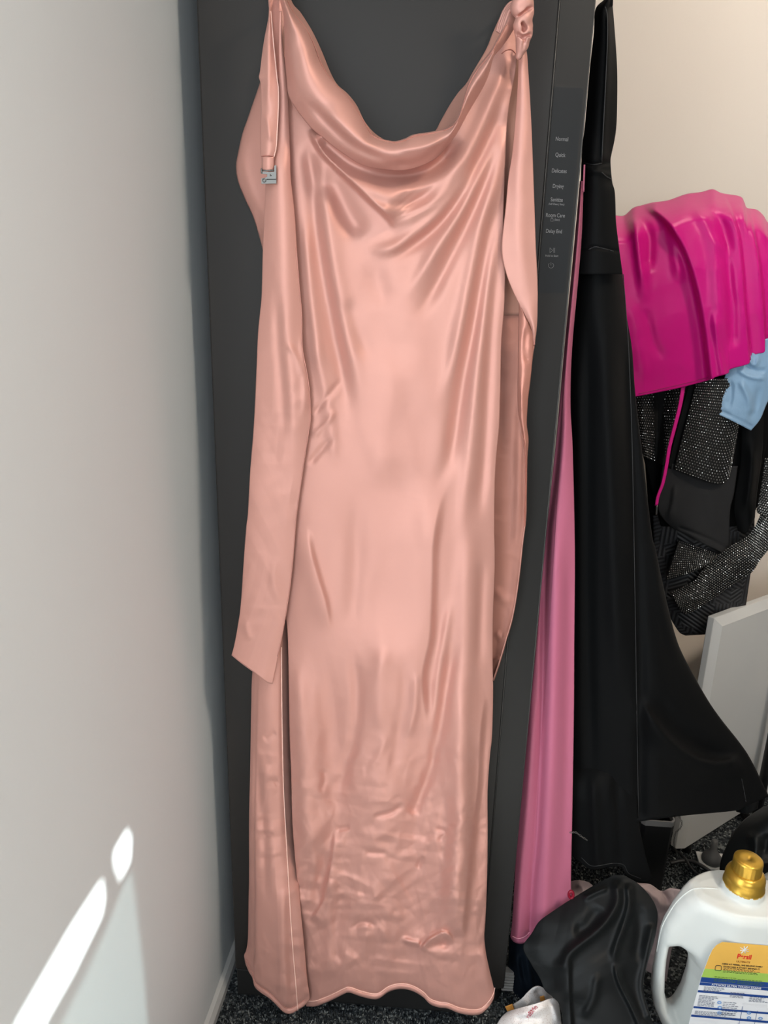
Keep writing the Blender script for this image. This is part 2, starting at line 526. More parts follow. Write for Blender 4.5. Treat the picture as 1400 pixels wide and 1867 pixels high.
# unseen mask added over the right-hand window: holes cut for the sun patches
def sun_mask():
    sdv = np.array(SUN_DIR)
    p0 = np.array([xw(0), 0, 0]); nw = np.array([1.0, -TILT, 0.0])
    XB = XR - 0.012
    def back(px):
        W = at_plane(px[0], px[1], p0, nw)
        t = (XB - W[0]) / sdv[0]
        q = W + sdv * t
        return (q[1], q[2])
    strip = [(28, 1868), (20, 1900), (74, 1900), (80, 1868), (135, 1772), (186, 1668), (190, 1640), (187, 1611), (180, 1612), (130, 1690)]
    blob = [(230, 1515), (239, 1530), (237, 1571), (220, 1602), (210, 1578), (207, 1554), (219, 1534)]
    wash = [(232, 1600), (241, 1592), (249, 1657), (262, 1770), (270, 1880), (105, 1880), (150, 1790), (196, 1690)]
    def backw(W):
        q_ = np.array(W, float) + sdv * ((XB - W[0]) / sdv[0])
        return (q_[1], q_[2])
    bm = bmesh.new()
    Y0, Y1, Z0, Z1 = YF + 0.24, YF + 1.76, 0.86, 2.41
    loops = [[(Y0, Z0), (Y1, Z0), (Y1, Z1), (Y0, Z1)]] + [[back(p) for p in L] for L in (strip, blob, wash)] + [[backw(p) for p in ((0.62, -1.25, 0.01), (0.62, -0.50, 0.01), (-0.10, -0.50, 0.01), (-0.10, -1.25, 0.01))]]
    es = []
    for lp in loops:
        vs = [bm.verts.new((XB, y, z)) for y, z in lp]
        for i in range(len(vs)):
            es.append(bm.edges.new((vs[i], vs[(i + 1) % len(vs)])))
    bmesh.ops.triangle_fill(bm, use_beauty=True, use_dissolve=False, edges=es)
    root = bpy.data.objects.new('window_2', None); COL.objects.link(root); root.location = (XB, (Y0 + Y1) / 2, Z0)
    tag(root, kind='structure')
    bm_obj('sun_mask_sheet', bm, plain('sun_mask_grey', (0.55, 0.54, 0.52), 0.8, noise=0.03), root)
    # added filter dimming the sun through the wash hole
    m, nt, b = mat_new('sun_filter')
    tr = N(nt, 'ShaderNodeBsdfTransparent'); tr.inputs[0].default_value = (0.075, 0.095, 0.095, 1)
    nt.links.new(tr.outputs[0], nt.nodes['Material Output'].inputs[0])
    lp = [back(p) for p in wash]
    c = np.mean(lp, 0)
    bm = bmesh.new()
    bm.faces.new([bm.verts.new((XB + 0.006, c[0] + (y - c[0]) * 1.06, c[1] + (z - c[1]) * 1.06)) for y, z in lp])
    bm_obj('sun_mask_filter', bm, m, root)
sun_mask()

# ================================================================== STEAM CLOSET (dark cabinet the dresses hang on)
unit = empty('steam_closet', (0, 0.3, 0), 'tall graphite clothes-care cabinet with touch panel, the rose dress hanging on its front', 'cabinet')
HT = 1.85
XI = 0.184
box('cabinet_body', -0.2185, 0.2170, 0.034, 0.630, 0.016, HT, M['door_face'], unit, 0.004)
door = box('door', -0.2225, XI - 0.0008, 0.0, 0.031, 0.058, HT - 0.004, M['door_face'], unit, 0.0022, 3)
# plinth under the door, its right corner cut back
prism('plinth', [(-0.2215, 0.003, 0), (XI - 0.002, 0.003, 0), (0.2215, 0.038, 0), (0.2215, 0.10, 0), (-0.2215, 0.10, 0)], (0, 0, 0.055), M['door_strip'], unit, 0.0015)
# angled right-hand strip of the door
S0 = np.array([XI, 0.0, 0.0]); S1 = np.array([0.2225, 0.0062, 0.0])
strip = prism('door_strip', [(XI, 0.0, 0.058), (0.2215, 0.0060, 0.058), (0.2225, 0.0075, 0.058), (0.2225, 0.031, 0.058), (XI, 0.031, 0.058)], (0, 0, HT - 0.062), M['door_strip'], door, 0.0)
tube('edge_rim', [(0.2222, 0.0068, 0.06), (0.2222, 0.0068, HT - 0.006)], 0.0009, M['rim'], strip, 6, 4)
tube('edge_rim', [(XI - 0.0012, -0.0004, 0.06), (XI - 0.0012, -0.0004, HT - 0.006)], 0.0009, M['rim'], strip, 6, 4)
ES = (S1 - S0) / np.linalg.norm(S1 - S0)
NS = np.array([ES[1], -ES[0], 0.0])            # outward (towards the room)
def strip_pt(s, z, lift): return S0 + ES * s + NS * lift + np.array([0, 0, z])
def strip_uv(px, py):
    W = at_plane(px, py, S0, NS)
    return (W - S0) @ ES, W[2]
def plate(name, s0, s1, z0, z1, l0, l1, rad, mat, parent):
    pts = []
    for (cx, cz, a0) in ((s1 - rad, z1 - rad, 0), (None, None, None), (None, None, None), (s1 - rad, z0 + rad, -90)):
        if cx is None: continue
        arc = [(cx + rad * math.cos(math.radians(a0 + a)), cz + rad * math.sin(math.radians(a0 + a))) for a in (range(0, 91, 15))]
        pts.append(arc)
    poly = [(s0, z0)] + pts[1] + pts[0] + [(s0, z1)]
    return prism(name, [strip_pt(s, z, l0) for s, z in poly], NS * (l1 - l0), mat, parent)
sT, zT = strip_uv(1062, 158); sB, zB = strip_uv(1036, 537)
s1p = 0.5 * (sT + sB)
gapp = plate('panel_gap', 0.0005, s1p + 0.0002, zB, zT, -0.0002, 0.00025, 0.004, M['gap'], strip)
pan = plate('control_panel', 0.0008, s1p - 0.0015, zB + 0.0014, zT - 0.0017, 0.0, 0.0006, 0.0035, M['panel'], strip)

def text(name, s, origin, ex, ez, size, mat, parent, lift=(0, 0, 0), align='CENTER', bold=0.0, squash=1.0, curve=None):
    cu = bpy.data.curves.new(name, 'FONT')
    cu.body = s; cu.size = size; cu.align_x = align; cu.align_y = 'CENTER'; cu.offset = bold
    tmp = bpy.data.objects.new(name, cu); COL.objects.link(tmp)
    bpy.context.view_layer.update()
    dg = bpy.context.evaluated_depsgraph_get()
    me = bpy.data.meshes.new_from_object(tmp.evaluated_get(dg))
    bpy.data.objects.remove(tmp)
    ex = np.array(ex, float); ez = np.array(ez, float); o0 = np.array(origin, float)
    for v in me.vertices:
        if curve:
            v.co = Vector(curve(v.co.x * squash, v.co.y))
        else:
            v.co = Vector(o0 + ex * v.co.x * squash + ez * v.co.y)
    me.materials.clear()
    return link(name, me, mat, parent, False)

EZ = np.array([0, 0, 1.0])
for s, x, y, sz in (('Normal', 1024, 254, 0.0061), ('Quick', 1021, 283, 0.0061), ('Delicates', 1019, 312, 0.0061), ('Drying', 1017, 340, 0.0061),
                    ('Sanitize', 1014.5, 364.5, 0.0061), ('(Self Clean | 3sec)', 1014, 372.5, 0.0029), ('Room Care', 1012, 393, 0.0061), ('(3sec)', 1015, 400.8, 0.0030),
                    ('Delay End', 1009.5, 422, 0.0061), ('Hold to Start', 1005.5, 466.5, 0.0033)):
    su, z = strip_uv(x, y)
    t = text('panel_lettering', s, strip_pt(su, z, 0.0008), ES, EZ, sz, M['print'], pan, squash=0.80 if sz > 0.006 else 0.9, bold=0.00003)
def icon_tube(name, pts_px, r):
    P = []
    for x, y in pts_px:
        su, z = strip_uv(x, y); P.append(strip_pt(su, z, 0.0008))
    return tube(name, np.array(P), r, M['print'], pan, 5, n=max(8, len(P) * 3))
def icon_line(a, b, r=0.00022): return icon_tube('panel_icon', [a, b], r)
for a, b in (((1002, 452), (1002, 461)), ((1002, 452), (1007, 456.5)), ((1007, 456.5), (1002, 461)), ((1008.8, 452), (1008.8, 461)), ((1010.8, 452), (1010.8, 461))):
    icon_line(a, b)
icon_tube('panel_icon', [(1004 + 4.8 * math.sin(a), 484 - 4.8 * math.cos(a)) for a in np.radians(np.arange(35, 326, 15))], 0.00022)
icon_line((1004, 478.2), (1004, 484))
for a, b in (((1003.5, 399), (1008, 399)), ((1008, 399), (1008, 403.5)), ((1008, 403.5), (1003.5, 403.5)), ((1003.5, 403.5), (1003.5, 399)), ((1004.5, 399), (1004.5, 397)), ((1007, 397), (1007, 399)), ((1004.5, 397), (1007, 397))):
    icon_line(a, b, 0.00015)

# ceiling lamp (above the picture): white glass dome on a plate
def ceiling_lamp(x, y, watts, where):
    l = empty('ceiling_lamp', (x, y, ZC), 'round opal glass ceiling lamp ' + where, 'lamp', 'ceiling lamps')
    lathe('lamp_base', [(0.15, -0.025), (0.16, -0.02), (0.16, -0.0005)], plain('lamp_base_white', (0.8, 0.8, 0.78), 0.4, noise=0.02), l, (x, y, ZC), 40)
    m, nt, b_ = mat_new('opal_glass')
    b_.inputs['Base Color'].default_value = (0.9, 0.85, 0.78, 1); b_.inputs['Roughness'].default_value = 0.3
    b_.inputs['Emission Color'].default_value = (1.0, 0.87, 0.72, 1); b_.inputs['Emission Strength'].default_value = 4.0
    lathe('lamp_shade', [(0.02, -0.10), (0.08, -0.092), (0.12, -0.075), (0.145, -0.045), (0.148, -0.026)], m, l, (x, y, ZC), 40)
    d = bpy.data.lights.new('ceiling_lamp_bulb', 'AREA'); d.shape = 'DISK'; d.size = 0.26; d.energy = watts; d.color = (1.0, 0.87, 0.72)
    o = bpy.data.objects.new('ceiling_lamp_bulb', d); COL.objects.link(o); o.location = (x, y, ZC - 0.11); o.parent = l; o.matrix_parent_inverse = Matrix.Translation((-x, -y, -ZC))
ceiling_lamp(1.05, -0.95, 26.0, 'above the middle of the room')
ceiling_lamp(0.80, 0.40, 3.5, 'added out of view to brighten the cream wall')  # second, unseen lamp added to lift the back wall

# pale unseen slab added below the picture to bounce sun onto the dress
def sun_reflector():
    x0, x1, y0, y1 = -0.22, 0.95, -1.55, -0.42
    m = plain('reflector_cream', (0.80, 0.79, 0.76), 0.9, spec=0.1, noise=0.05, nscale=40, bump=0.4, bscale=260)
    r = empty('sun_reflector', ((x0 + x1) / 2, (y0 + y1) / 2, 0), 'unseen cream slab added on the carpet to bounce sunlight onto the dress', 'sun_reflector')
    box('reflector_slab', x0, x1, y0, y1, 0.0005, 0.012, m, r, 0.003)
sun_reflector()

# frame added around the unseen side light in the left wall
def side_light_frame():
    y0, y1 = YB - 1.90, YB - 1.28
    root = bpy.data.objects.new('side_light_opening', None); COL.objects.link(root); root.location = (xw(y0) - 0.05, (y0 + y1) / 2, 0)
    tag(root, kind='structure')
    fr = bpy.data.materials['white_window_frame']
    for (a, b_, z0, z1) in ((y0, y0 + 0.045, 0.0, 2.0), (y1 - 0.045, y1, 0.0, 2.0), (y0 + 0.045, y1 - 0.045, 0.0, 0.06), (y0 + 0.045, y1 - 0.045, 1.94, 2.0)):
        box('side_light_bar', xw(y0) - 0.085, xw(y0) - 0.045, a, b_, z0, z1, fr, root, 0.003)
side_light_frame()
# ================================================================== ROSE SATIN DRESS
dress = empty('satin_dress', (0.0, -0.03, 0.03), 'long rose pink satin dress with draped cowl neck hanging on the dark cabinet', 'dress')

def crumple(px, py, sc, seed, sx=1.0, sy=1.0):
    """sharp-creased paper-like relief, about -1..1"""
    a = vnoise(px / (sc * sx) + 3.1, py / (sc * sy) + 7.7, seed)
    b = vnoise(px / (sc * sx * 0.47) + 9.2 + 0.4 * a, py / (sc * sy * 0.47) + 1.3, seed + 1)
    c = vnoise((px + 0.5 * py) / (sc * 0.8), (py - 0.4 * px) / (sc * 0.8), seed + 2)
    return (1 - 2 * np.abs(a)) * 0.55 + (1 - 2 * np.abs(c)) * 0.35 + (1 - 2 * np.abs(b)) * 0.25

def creases(px, py, seed, lam=48.0, dirs=(8, -32, 62, 100, 148)):
    """straight-edged creases: warped triangle waves in a few directions, each only in patches"""
    h = np.zeros(px.shape)
    for k, a in enumerate(dirs):
        c_, s_ = math.cos(math.radians(a)), math.sin(math.radians(a))
        l = lam * (0.8 + 0.25 * (k % 3))
        q = px * c_ + py * s_; w_ = px * -s_ + py * c_
        t = w_ / l + 0.8 * vnoise(q / 190 + k, w_ / 120, seed + k) + 0.37 * k
        tri = np.abs(t - np.floor(t) - 0.5) * 2
        msk = np.clip(vnoise(q / (2.2 * lam) + 2 * k, w_ / (0.9 * lam), seed + 20 + k) * 2.6, 0, 1)
        h += tri * msk
    return h

# --- back of the dress, seen inside the neckline
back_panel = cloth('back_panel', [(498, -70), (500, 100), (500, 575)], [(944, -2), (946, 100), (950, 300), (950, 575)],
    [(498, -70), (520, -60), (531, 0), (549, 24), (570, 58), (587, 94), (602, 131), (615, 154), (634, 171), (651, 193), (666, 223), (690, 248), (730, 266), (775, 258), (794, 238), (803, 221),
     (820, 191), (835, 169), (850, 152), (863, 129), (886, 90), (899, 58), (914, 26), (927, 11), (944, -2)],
    [(500, 575), (950, 575)], 120, 80, lambda u, v, x, y: -0.008 - 0.012 * np.sin(np.pi * v), M['rose_rev_shaded'], dress)

# --- front of the dress
BL = [(512, 70), (512, 150), (507, 250), (503, 340), (500, 500), (498, 700), (500, 900), (508, 1000), (518, 1100), (524, 1154), (526, 1225), (528, 1340), (531, 1420), (533, 1500), (540, 1590), (544, 1617), (548, 1667), (553, 1727), (556, 1783), (558, 1835)]
BR = [(940, 48), (942, 100), (940, 128), (928, 193), (923, 246), (921, 300), (918, 387), (918, 450), (921, 494), (919, 560), (914, 624), (912, 710), (910, 774), (905, 828), (902, 881), (901, 960), (902, 1026), (899, 1111), (898, 1197), (899, 1261), (897, 1340), (893, 1380), (889, 1440), (889, 1520), (888, 1600), (885, 1677), (883, 1707), (886, 1737), (892, 1767), (898, 1791), (902, 1811)]
BT = [(512, 70), (530, 150), (560, 203), (620, 258), (700, 288), (760, 284), (810, 255), (850, 190), (890, 118), (940, 48)]
BB = [(558, 1835), (574, 1835), (592, 1829), (610, 1821), (626, 1813), (637, 1810), (658, 1817), (680, 1822), (692, 1820), (708, 1809), (724, 1804), (740, 1804), (756, 1809), (772, 1819), (784, 1831), (800, 1837), (816, 1839), (836, 1847), (858, 1851), (876, 1849), (890, 1837), (899, 1823), (902, 1811)]
FOLDS = [
    # draped second fold of the cowl and its tip
    ([(566, 236), (590, 278), (626, 314), (651, 337), (677, 363), (702, 386), (714, 402), (722, 420)], 26, 58, 'l', (0.1, 0.2), 5.0),
    ([(712, 428), (728, 416), (752, 398), (790, 368), (830, 318), (870, 250), (905, 170), (932, 105)], 7, 16, 'g', (0.12, 0.1)),
    ([(590, 300), (612, 350), (640, 400), (668, 432)], -7, 20, 'g', (0.3, 0.2)),
    ([(665, 446), (690, 456), (720, 450), (750, 430), (800, 392), (842, 340), (866, 292)], 6, 12, 'g', (0.2, 0.2)),
    ([(690, 472), (740, 455), (790, 418), (836, 360), (880, 280), (915, 190), (936, 110)], -6, 12, 'g', (0.2, 0.05)),
    ([(730, 560), (765, 505), (800, 448), (838, 390), (872, 325), (905, 250), (932, 140)], 6, 13, 'g', (0.25, 0.05)),
    ([(755, 590), (795, 520), (835, 440), (868, 370), (895, 300), (925, 190)], -6, 13, 'g', (0.2, 0.1)),
    ([(795, 760), (822, 680), (842, 590), (860, 500), (878, 420), (897, 340), (925, 220)], 6, 14, 'g', (0.3, 0.1)),
    ([(790, 900), (818, 840), (834, 753), (848, 667), (862, 600), (876, 520), (890, 430), (908, 340)], -7, 14, 'g', (0.2, 0.15)),
    ([(838, 1000), (850, 900), (862, 780), (873, 660), (884, 560), (897, 460), (910, 380)], 5, 14, 'g', (0.2, 0.2)),
    ([(872, 960), (882, 840), (888, 720), (894, 600), (903, 500), (912, 420)], -4, 10, 'g', (0.2, 0.2)),
    ([(575, 240), (600, 270), (645, 304), (700, 322), (760, 318), (804, 294), (840, 245)], -13, 15, 'g', (0.1, 0.15)),
    ([(700, 345), (760, 342), (810, 318), (850, 270)], 4, 12, 'g'),
    ([(660, 350), (710, 372), (760, 366), (800, 340)], -3, 9, 'g'),
    # hanging V below the drape
    ([(672, 470), (690, 520), (702, 570)], -3, 22, 'g', (0.5, 0.4)),
    ([(560, 250), (572, 340), (580, 430), (596, 530), (613, 624), (626, 690), (640, 780)], -7, 15, 'g', (0.1, 0.25)),
    ([(584, 330), (596, 430), (614, 530), (640, 640), (668, 760)], 5, 20, 'g', (0.1, 0.3)),
    ([(556, 380), (562, 480), (572, 580), (590, 690)], 4, 11, 'g'),
    ([(560, 590), (590, 700), (604, 790), (612, 860)], 3, 12, 'g'),
    ([(630, 540), (648, 600), (676, 660)], -2.5, 16, 'g'),
    ([(720, 620), (700, 760), (700, 900)], 5, 42, 'g'),
    ([(568, 760), (600, 720), (625, 690)], -2, 5, 'g'),
    ([(566, 800), (596, 770), (612, 745)], 2, 5, 'g'),
    ([(560, 850), (590, 815), (610, 795)], -2.5, 6, 'g'),
    # straight shadowed fold right of centre
    ([(815, 880), (800, 920), (788, 990), (786, 1047), (784, 1110), (781, 1165), (768, 1229), (772, 1290), (780, 1350)], 9, 60, 'r', (0.25, 0.2), 9.0),
    ([(800, 1320), (788, 1390), (766, 1450), (746, 1488)], -6, 10, 'g', (0.35, 0.1)),
    ([(825, 1080), (812, 1160), (800, 1230), (790, 1310), (778, 1370)], 4, 9, 'g'),
    ([(826, 1170), (816, 1240), (806, 1310), (797, 1370)], -5, 11, 'g'),
    ([(850, 900), (852, 1020), (850, 1150), (846, 1280), (838, 1400), (838, 1500), (830, 1600), (824, 1700)], 7, 20, 'g', (0.2, 0.1)),
    ([(884, 1250), (874, 1340), (869, 1440), (858, 1520), (851, 1600), (845, 1660), (838, 1718)], 9, 30, 'r', (0.2, 0.06), 7.0),
    ([(812, 1420), (816, 1520), (806, 1600), (800, 1680)], -4, 13, 'g'),
    ([(880, 1010), (876, 1120), (872, 1230)], -3, 9, 'g'),
    # left part, long folds
    ([(556, 955), (566, 1010), (580, 1060), (593, 1105), (600, 1160)], 6, 26, 'r', (0.3, 0.3), 7.0),
    ([(654, 860), (649, 980), (645, 1080), (640, 1120), (625, 1170)], -3, 18, 'g', (0.5, 0.3)),
    ([(540, 1180), (545, 1300), (550, 1400), (556, 1500), (566, 1600)], 6, 16, 'g'),
    ([(645, 1180), (652, 1260), (648, 1330), (630, 1400), (618, 1470)], -5, 12, 'g'),
    ([(613, 1500), (608, 1560), (598, 1610), (588, 1650), (565, 1682)], 8, 24, 'l', (0.25, 0.1), 5.0),
    ([(596, 1540), (584, 1600), (572, 1650)], -5, 10, 'g'),
    ([(606, 1560), (603, 1640), (600, 1720), (596, 1790)], 4, 10, 'g'),
    ([(700, 1170), (690, 1260), (694, 1340)], 4, 16, 'g'),
    ([(740, 1180), (735, 1280), (722, 1360), (716, 1440)], -3, 12, 'g'),
    ([(760, 1220), (756, 1290), (742, 1350)], 3, 8, 'g'),
    ([(600, 1180), (606, 1320), (612, 1450), (608, 1600), (600, 1760)], -9, 34, 'g', (0.3, 0.2)),
    ([(566, 1200), (570, 1350), (574, 1500), (578, 1640)], 7, 26, 'g', (0.3, 0.3)),
    ([(700, 1080), (704, 1250), (700, 1420), (690, 1560)], 8, 52, 'g', (0.3, 0.3)),
    ([(770, 1330), (764, 1500), (752, 1650), (744, 1780)], -8, 34, 'g', (0.3, 0.2)),
    ([(832, 1180), (834, 1350), (836, 1500), (828, 1640), (820, 1730)], 10, 30, 'g', (0.25, 0.2)),
    ([(872, 1300), (868, 1480), (862, 1640)], -6, 16, 'g', (0.3, 0.3)),
    # crumples near the hem
    ([(608, 1400), (640, 1388), (668, 1372)], 3, 6, 'g'), ([(582, 1450), (592, 1420), (588, 1398)], -3, 6, 'g'), ([(600, 1500), (612, 1460)], 4, 5, 'g'),
    ([(622, 1545), (640, 1500), (662, 1478)], 4, 6, 'g'), ([(612, 1512), (640, 1508)], -3, 4, 'g'), ([(564, 1455), (580, 1470)], -2, 4, 'g'),
    ([(664, 1460), (700, 1462), (726, 1448), (736, 1462)], 3.5, 5, 'g'), ([(676, 1490), (714, 1482), (736, 1464)], -3.5, 5, 'g'), ([(664, 1535), (700, 1524), (732, 1522)], 3, 5, 'g'),
    ([(662, 1555), (710, 1556)], -3, 5, 'g'), ([(748, 1520), (780, 1516), (812, 1520)], 3, 5, 'g'), ([(782, 1462), (800, 1446), (808, 1440)], 3, 4, 'g'), ([(790, 1510), (812, 1518), (796, 1535)], -3, 4, 'g'),
    ([(768, 1570), (776, 1545), (784, 1528)], 4.5, 4, 'g'), ([(760, 1584), (772, 1560)], -3, 4, 'g'), ([(668, 1640), (700, 1632), (740, 1636)], 3, 6, 'g'), ([(605, 1656), (630, 1650), (650, 1658)], 4, 5, 'g'),
    ([(634, 1696), (660, 1682), (690, 1688)], -3.5, 5, 'g'), ([(612, 1690), (640, 1676), (668, 1658)], 3, 5, 'g'), ([(690, 1700), (730, 1708), (765, 1722)], 3.5, 5, 'g'),
    ([(727, 1711), (748, 1717), (767, 1721)], 5, 5, 'g', (0.4, 0.1)), ([(766, 1731), (784, 1712), (808, 1700), (822, 1708), (826, 1726)], 9, 13, 'r', (0.1, 0.3), 2.5), ([(768, 1732), (800, 1722), (822, 1728)], -4, 6, 'g'),
    ([(782, 1785), (800, 1776), (816, 1768)], 3, 3.5, 'g'), ([(792, 1780), (806, 1792), (824, 1800)], 2.5, 3.5, 'g'), ([(610, 1784), (616, 1762), (622, 1746)], 6, 4.5, 'g'),
    ([(622, 1745), (628, 1700), (632, 1660)], 3, 5, 'g'), ([(838, 1796), (848, 1770), (862, 1748)], 3.5, 6, 'g'), ([(862, 1725), (868, 1690), (866, 1665)], 2.5, 6, 'g'), ([(818, 1760), (822, 1790)], 2, 5, 'g'),
    ([(556, 1760), (575, 1768), (580, 1756)], 4, 6, 'g'), ([(690, 1600), (720, 1608), (750, 1596)], 2.5, 6, 'g'), ([(640, 1580), (668, 1570), (690, 1578)], 2.5, 5, 'g'),
    ([(880, 1720), (884, 1770), (890, 1815)], 4, 10, 'g'), ([(760, 1662), (790, 1660), (812, 1664)], 2.5, 4, 'g'), ([(668, 1410), (690, 1380), (706, 1340)], 2.5, 7, 'g'), ([(724, 1350), (750, 1360), (772, 1352)], 2, 5, 'g'),
    ([(640, 1755), (700, 1748), (760, 1760)], -2, 16, 'g'),
    # hem turned up
    ([(x, y - 10) for x, y in BB[1:-2]], -2.2, 2.6, 'g', (0.02, 0.02)), ([(x, y - 5) for x, y in BB[1:-2]], 1.6, 4, 'g', (0.02, 0.02)),
]
def facet(strokes):
    out = []
    for k, s in enumerate(strokes):
        if s[3] == 'g' and s[2] <= 6 and min(p[1] for p in s[0]) > 1330 and s[1] > -2.1 and len(s) == 4:
            out.append((s[0], abs(s[1]) * 0.30, 12 + 3 * (k % 4), 'l' if s[1] > 0 else 'r', (0.35, 0.35), 3.0))
        elif k >= 1 and min(p[1] for p in s[0]) < 1330:
            out.append((s[0], s[1] * 1.2, *s[2:]))
        else:
            out.append(s)
    return out
def body_depth(u, v, x, y):
    e = 1 - np.abs(2 * u - 1) ** 3.0
    lo = np.clip((y - 1650) / 200, 0, 1)
    return -(0.033 + 0.015 * e + 0.006 * lo * np.sin(np.pi * u * 3.2))
def body_extra(u, v, x, y):
    m = np.clip((y - 1120) / 260, 0, 1); m2 = np.clip((y - 1330) / 220, 0, 1) * np.clip((1800 - y) / 60, 0, 1)
    h = 0.0006 * vnoise(x / 30, y / 60, 3) + 0.0016 * m * crumple(x, y, 70, 11, 0.8, 1.6) + 0.0024 * m2 * creases(x, y, 21) + 0.0009 * m2 * creases(x, y, 141, 25.0) + 0.0006 * m * creases(x, y, 61, 30.0, (75, 110, 20))
    h += 0.0020 * (1 - m) * vnoise((x - 0.25 * y) / 46, y / 330, 5)
    return h
body = cloth('dress_body', BL, BR, BT, BB, 200, 640, body_depth, M['rose'], dress, facet(FOLDS), extra=body_extra)
thread('hem_stitching', body, [(x, y - 10) for x, y in BB], 0.0006, M['thread'], body.o, n=160)
thread('bust_seam', body, [(914, 98), (922, 92), (931, 90), (938, 95), (942, 101)], 0.0004, plain('rose_seam', (0.36, 0.12, 0.09), 0.7, noise=0.05), body.o)

# --- turned-over cowl band
CU_ = [(510, -70), (516, -30), (523, 0), (536, 24), (557, 51), (572, 81), (583, 111), (598, 137), (617, 159), (634, 178), (654, 206), (669, 231), (676, 243), (690, 251), (709, 256), (722, 257), (739, 252), (754, 245), (786, 240), (811, 234), (829, 222), (838, 204), (846, 176), (854, 150), (869, 124), (893, 94), (905, 73), (921, 43), (927, 28), (934, 21), (940, 22)]
CL_ = [(506, -70), (508, -30), (510, -2), (517, 30), (518, 60), (519, 100), (522, 140), (527, 176), (548, 210), (570, 236), (591, 253), (613, 271), (634, 285), (652, 297), (676, 305), (700, 309), (732, 311), (760, 305), (786, 294), (806, 278), (833, 243), (854, 205), (882, 157), (893, 130), (900, 104), (914, 87), (927, 69), (935, 55), (941, 40)]
def cowl_depth(u, v, x, y):
    g = np.clip(np.minimum(u / 0.12, (1 - u) / 0.10), 0, 1)
    puff = np.sin(np.pi * np.clip(0.10 + 0.86 * v ** 0.85, 0, 1))
    return -(0.052 + 0.012 * g + g * 0.030 * puff - 0.004)
cowl = cloth('cowl_collar', [CU_[0], CL_[0]], [CU_[-1], CL_[-1]], CU_, CL_, 300, 56, cowl_depth, M['rose'], dress, [
    ([(552, 172), (575, 200), (604, 230), (640, 262), (690, 286), (730, 292)], -7, 9, 'g', (0.3, 0.3)),
    ([(590, 190), (620, 225), (660, 260), (700, 278)], 5, 16, 'g'),
    ([(528, 60), (532, 110), (540, 160)], 3, 9, 'g'),
    ([(700, 300), (760, 296), (800, 270), (830, 235)], -4, 8, 'g'),
    ([(720, 275), (770, 268), (810, 252)], 2.5, 7, 'g'),
    ([(845, 215), (862, 180), (882, 140)], -3, 7, 'g'),
    ([(880, 115), (900, 92), (918, 62)], 3, 7, 'g')], extra=lambda u, v, x, y: 0.0008 * vnoise(x / 26, y / 26, 8))
thread('collar_edge', cowl, [(p[0] + 2.0, p[1] + 3.0) for p in CU_[2:-3]], 0.0005, plain('rose_edge_seam', (0.42, 0.17, 0.13), 0.7, noise=0.05), cowl.o, n=120)

# --- left side piece spreading behind the sash
cloth('side_flap', [(492, 90), (474, 150), (463, 182), (452, 214), (441, 246), (433, 283), (430, 303), (434, 331), (448, 366), (461, 394), (471, 426), (479, 456), (486, 490)],
      [(505, 90), (515, 200), (515, 350), (510, 490)], None, None, 50, 140, lambda u, v, x, y: -0.010 - 0.022 * np.sqrt(np.clip(u, 0, 1)), M['rose'], dress,
      [([(452, 240), (444, 300), (470, 390)], 2, 10, 'g'), ([(470, 380), (474, 420), (480, 450)], -2, 6, 'g')])

# --- left sash
SL = [(507, 20), (505, 60), (502, 140), (497, 220), (490, 300), (484, 340), (483, 366), (480, 430), (479, 458), (477, 537), (474, 570), (470, 614), (466, 710), (462, 785), (456, 860), (452, 935), (449, 960), (444, 1026), (439, 1101), (433, 1144), (427, 1176), (422, 1195)]
SR = [(515, 20), (516, 75), (521, 129), (525, 182), (526, 214), (529, 279), (530, 323), (537, 387), (541, 451), (546, 516), (551, 575), (552, 633), (559, 671), (565, 710), (567, 757), (566, 774), (559, 817), (551, 871), (541, 943), (537, 994), (531, 1058), (524, 1107), (516, 1154), (507, 1197), (497, 1247)]
def sash_depth(u, v, x, y):
    return -(0.058 - 0.012 * np.clip((y - 900) / 300, 0, 1) - 0.004 * np.abs(2 * u - 1) ** 3)
lsash = cloth('sash_tie', SL, SR, None, [(422, 1195), (443, 1212), (464, 1227), (486, 1244), (497, 1247)], 64, 420, sash_depth, M['rose'], dress, [
    ([(505, 250), (511, 334), (515, 450), (518, 580), (527, 667), (533, 753), (536, 838), (541, 890)], 7, 26, 'g', (0.1, 0.25)),
    ([(503, 500), (508, 620), (516, 720), (522, 830)], -3, 10, 'g', (0.3, 0.3)),
    ([(548, 600), (555, 680), (556, 740), (545, 770)], 2.5, 7, 'g'), ([(520, 620), (540, 650), (552, 690)], 2, 6, 'g'),
    ([(446, 1130), (456, 1170)], 1.5, 7, 'g'),
    ([(505, 1010), (498, 1060), (512, 1100)], 1.5, 9, 'g')], extra=lambda u, v, x, y: 0.0006 * creases(x, y, 31, 40.0) * np.clip((y - 500) / 400, 0, 1))
thread('sash_edge', lsash, [(p[0] - 1.2, p[1]) for p in SR[8:-1]], 0.0005, M['rose'], lsash.o, n=90)

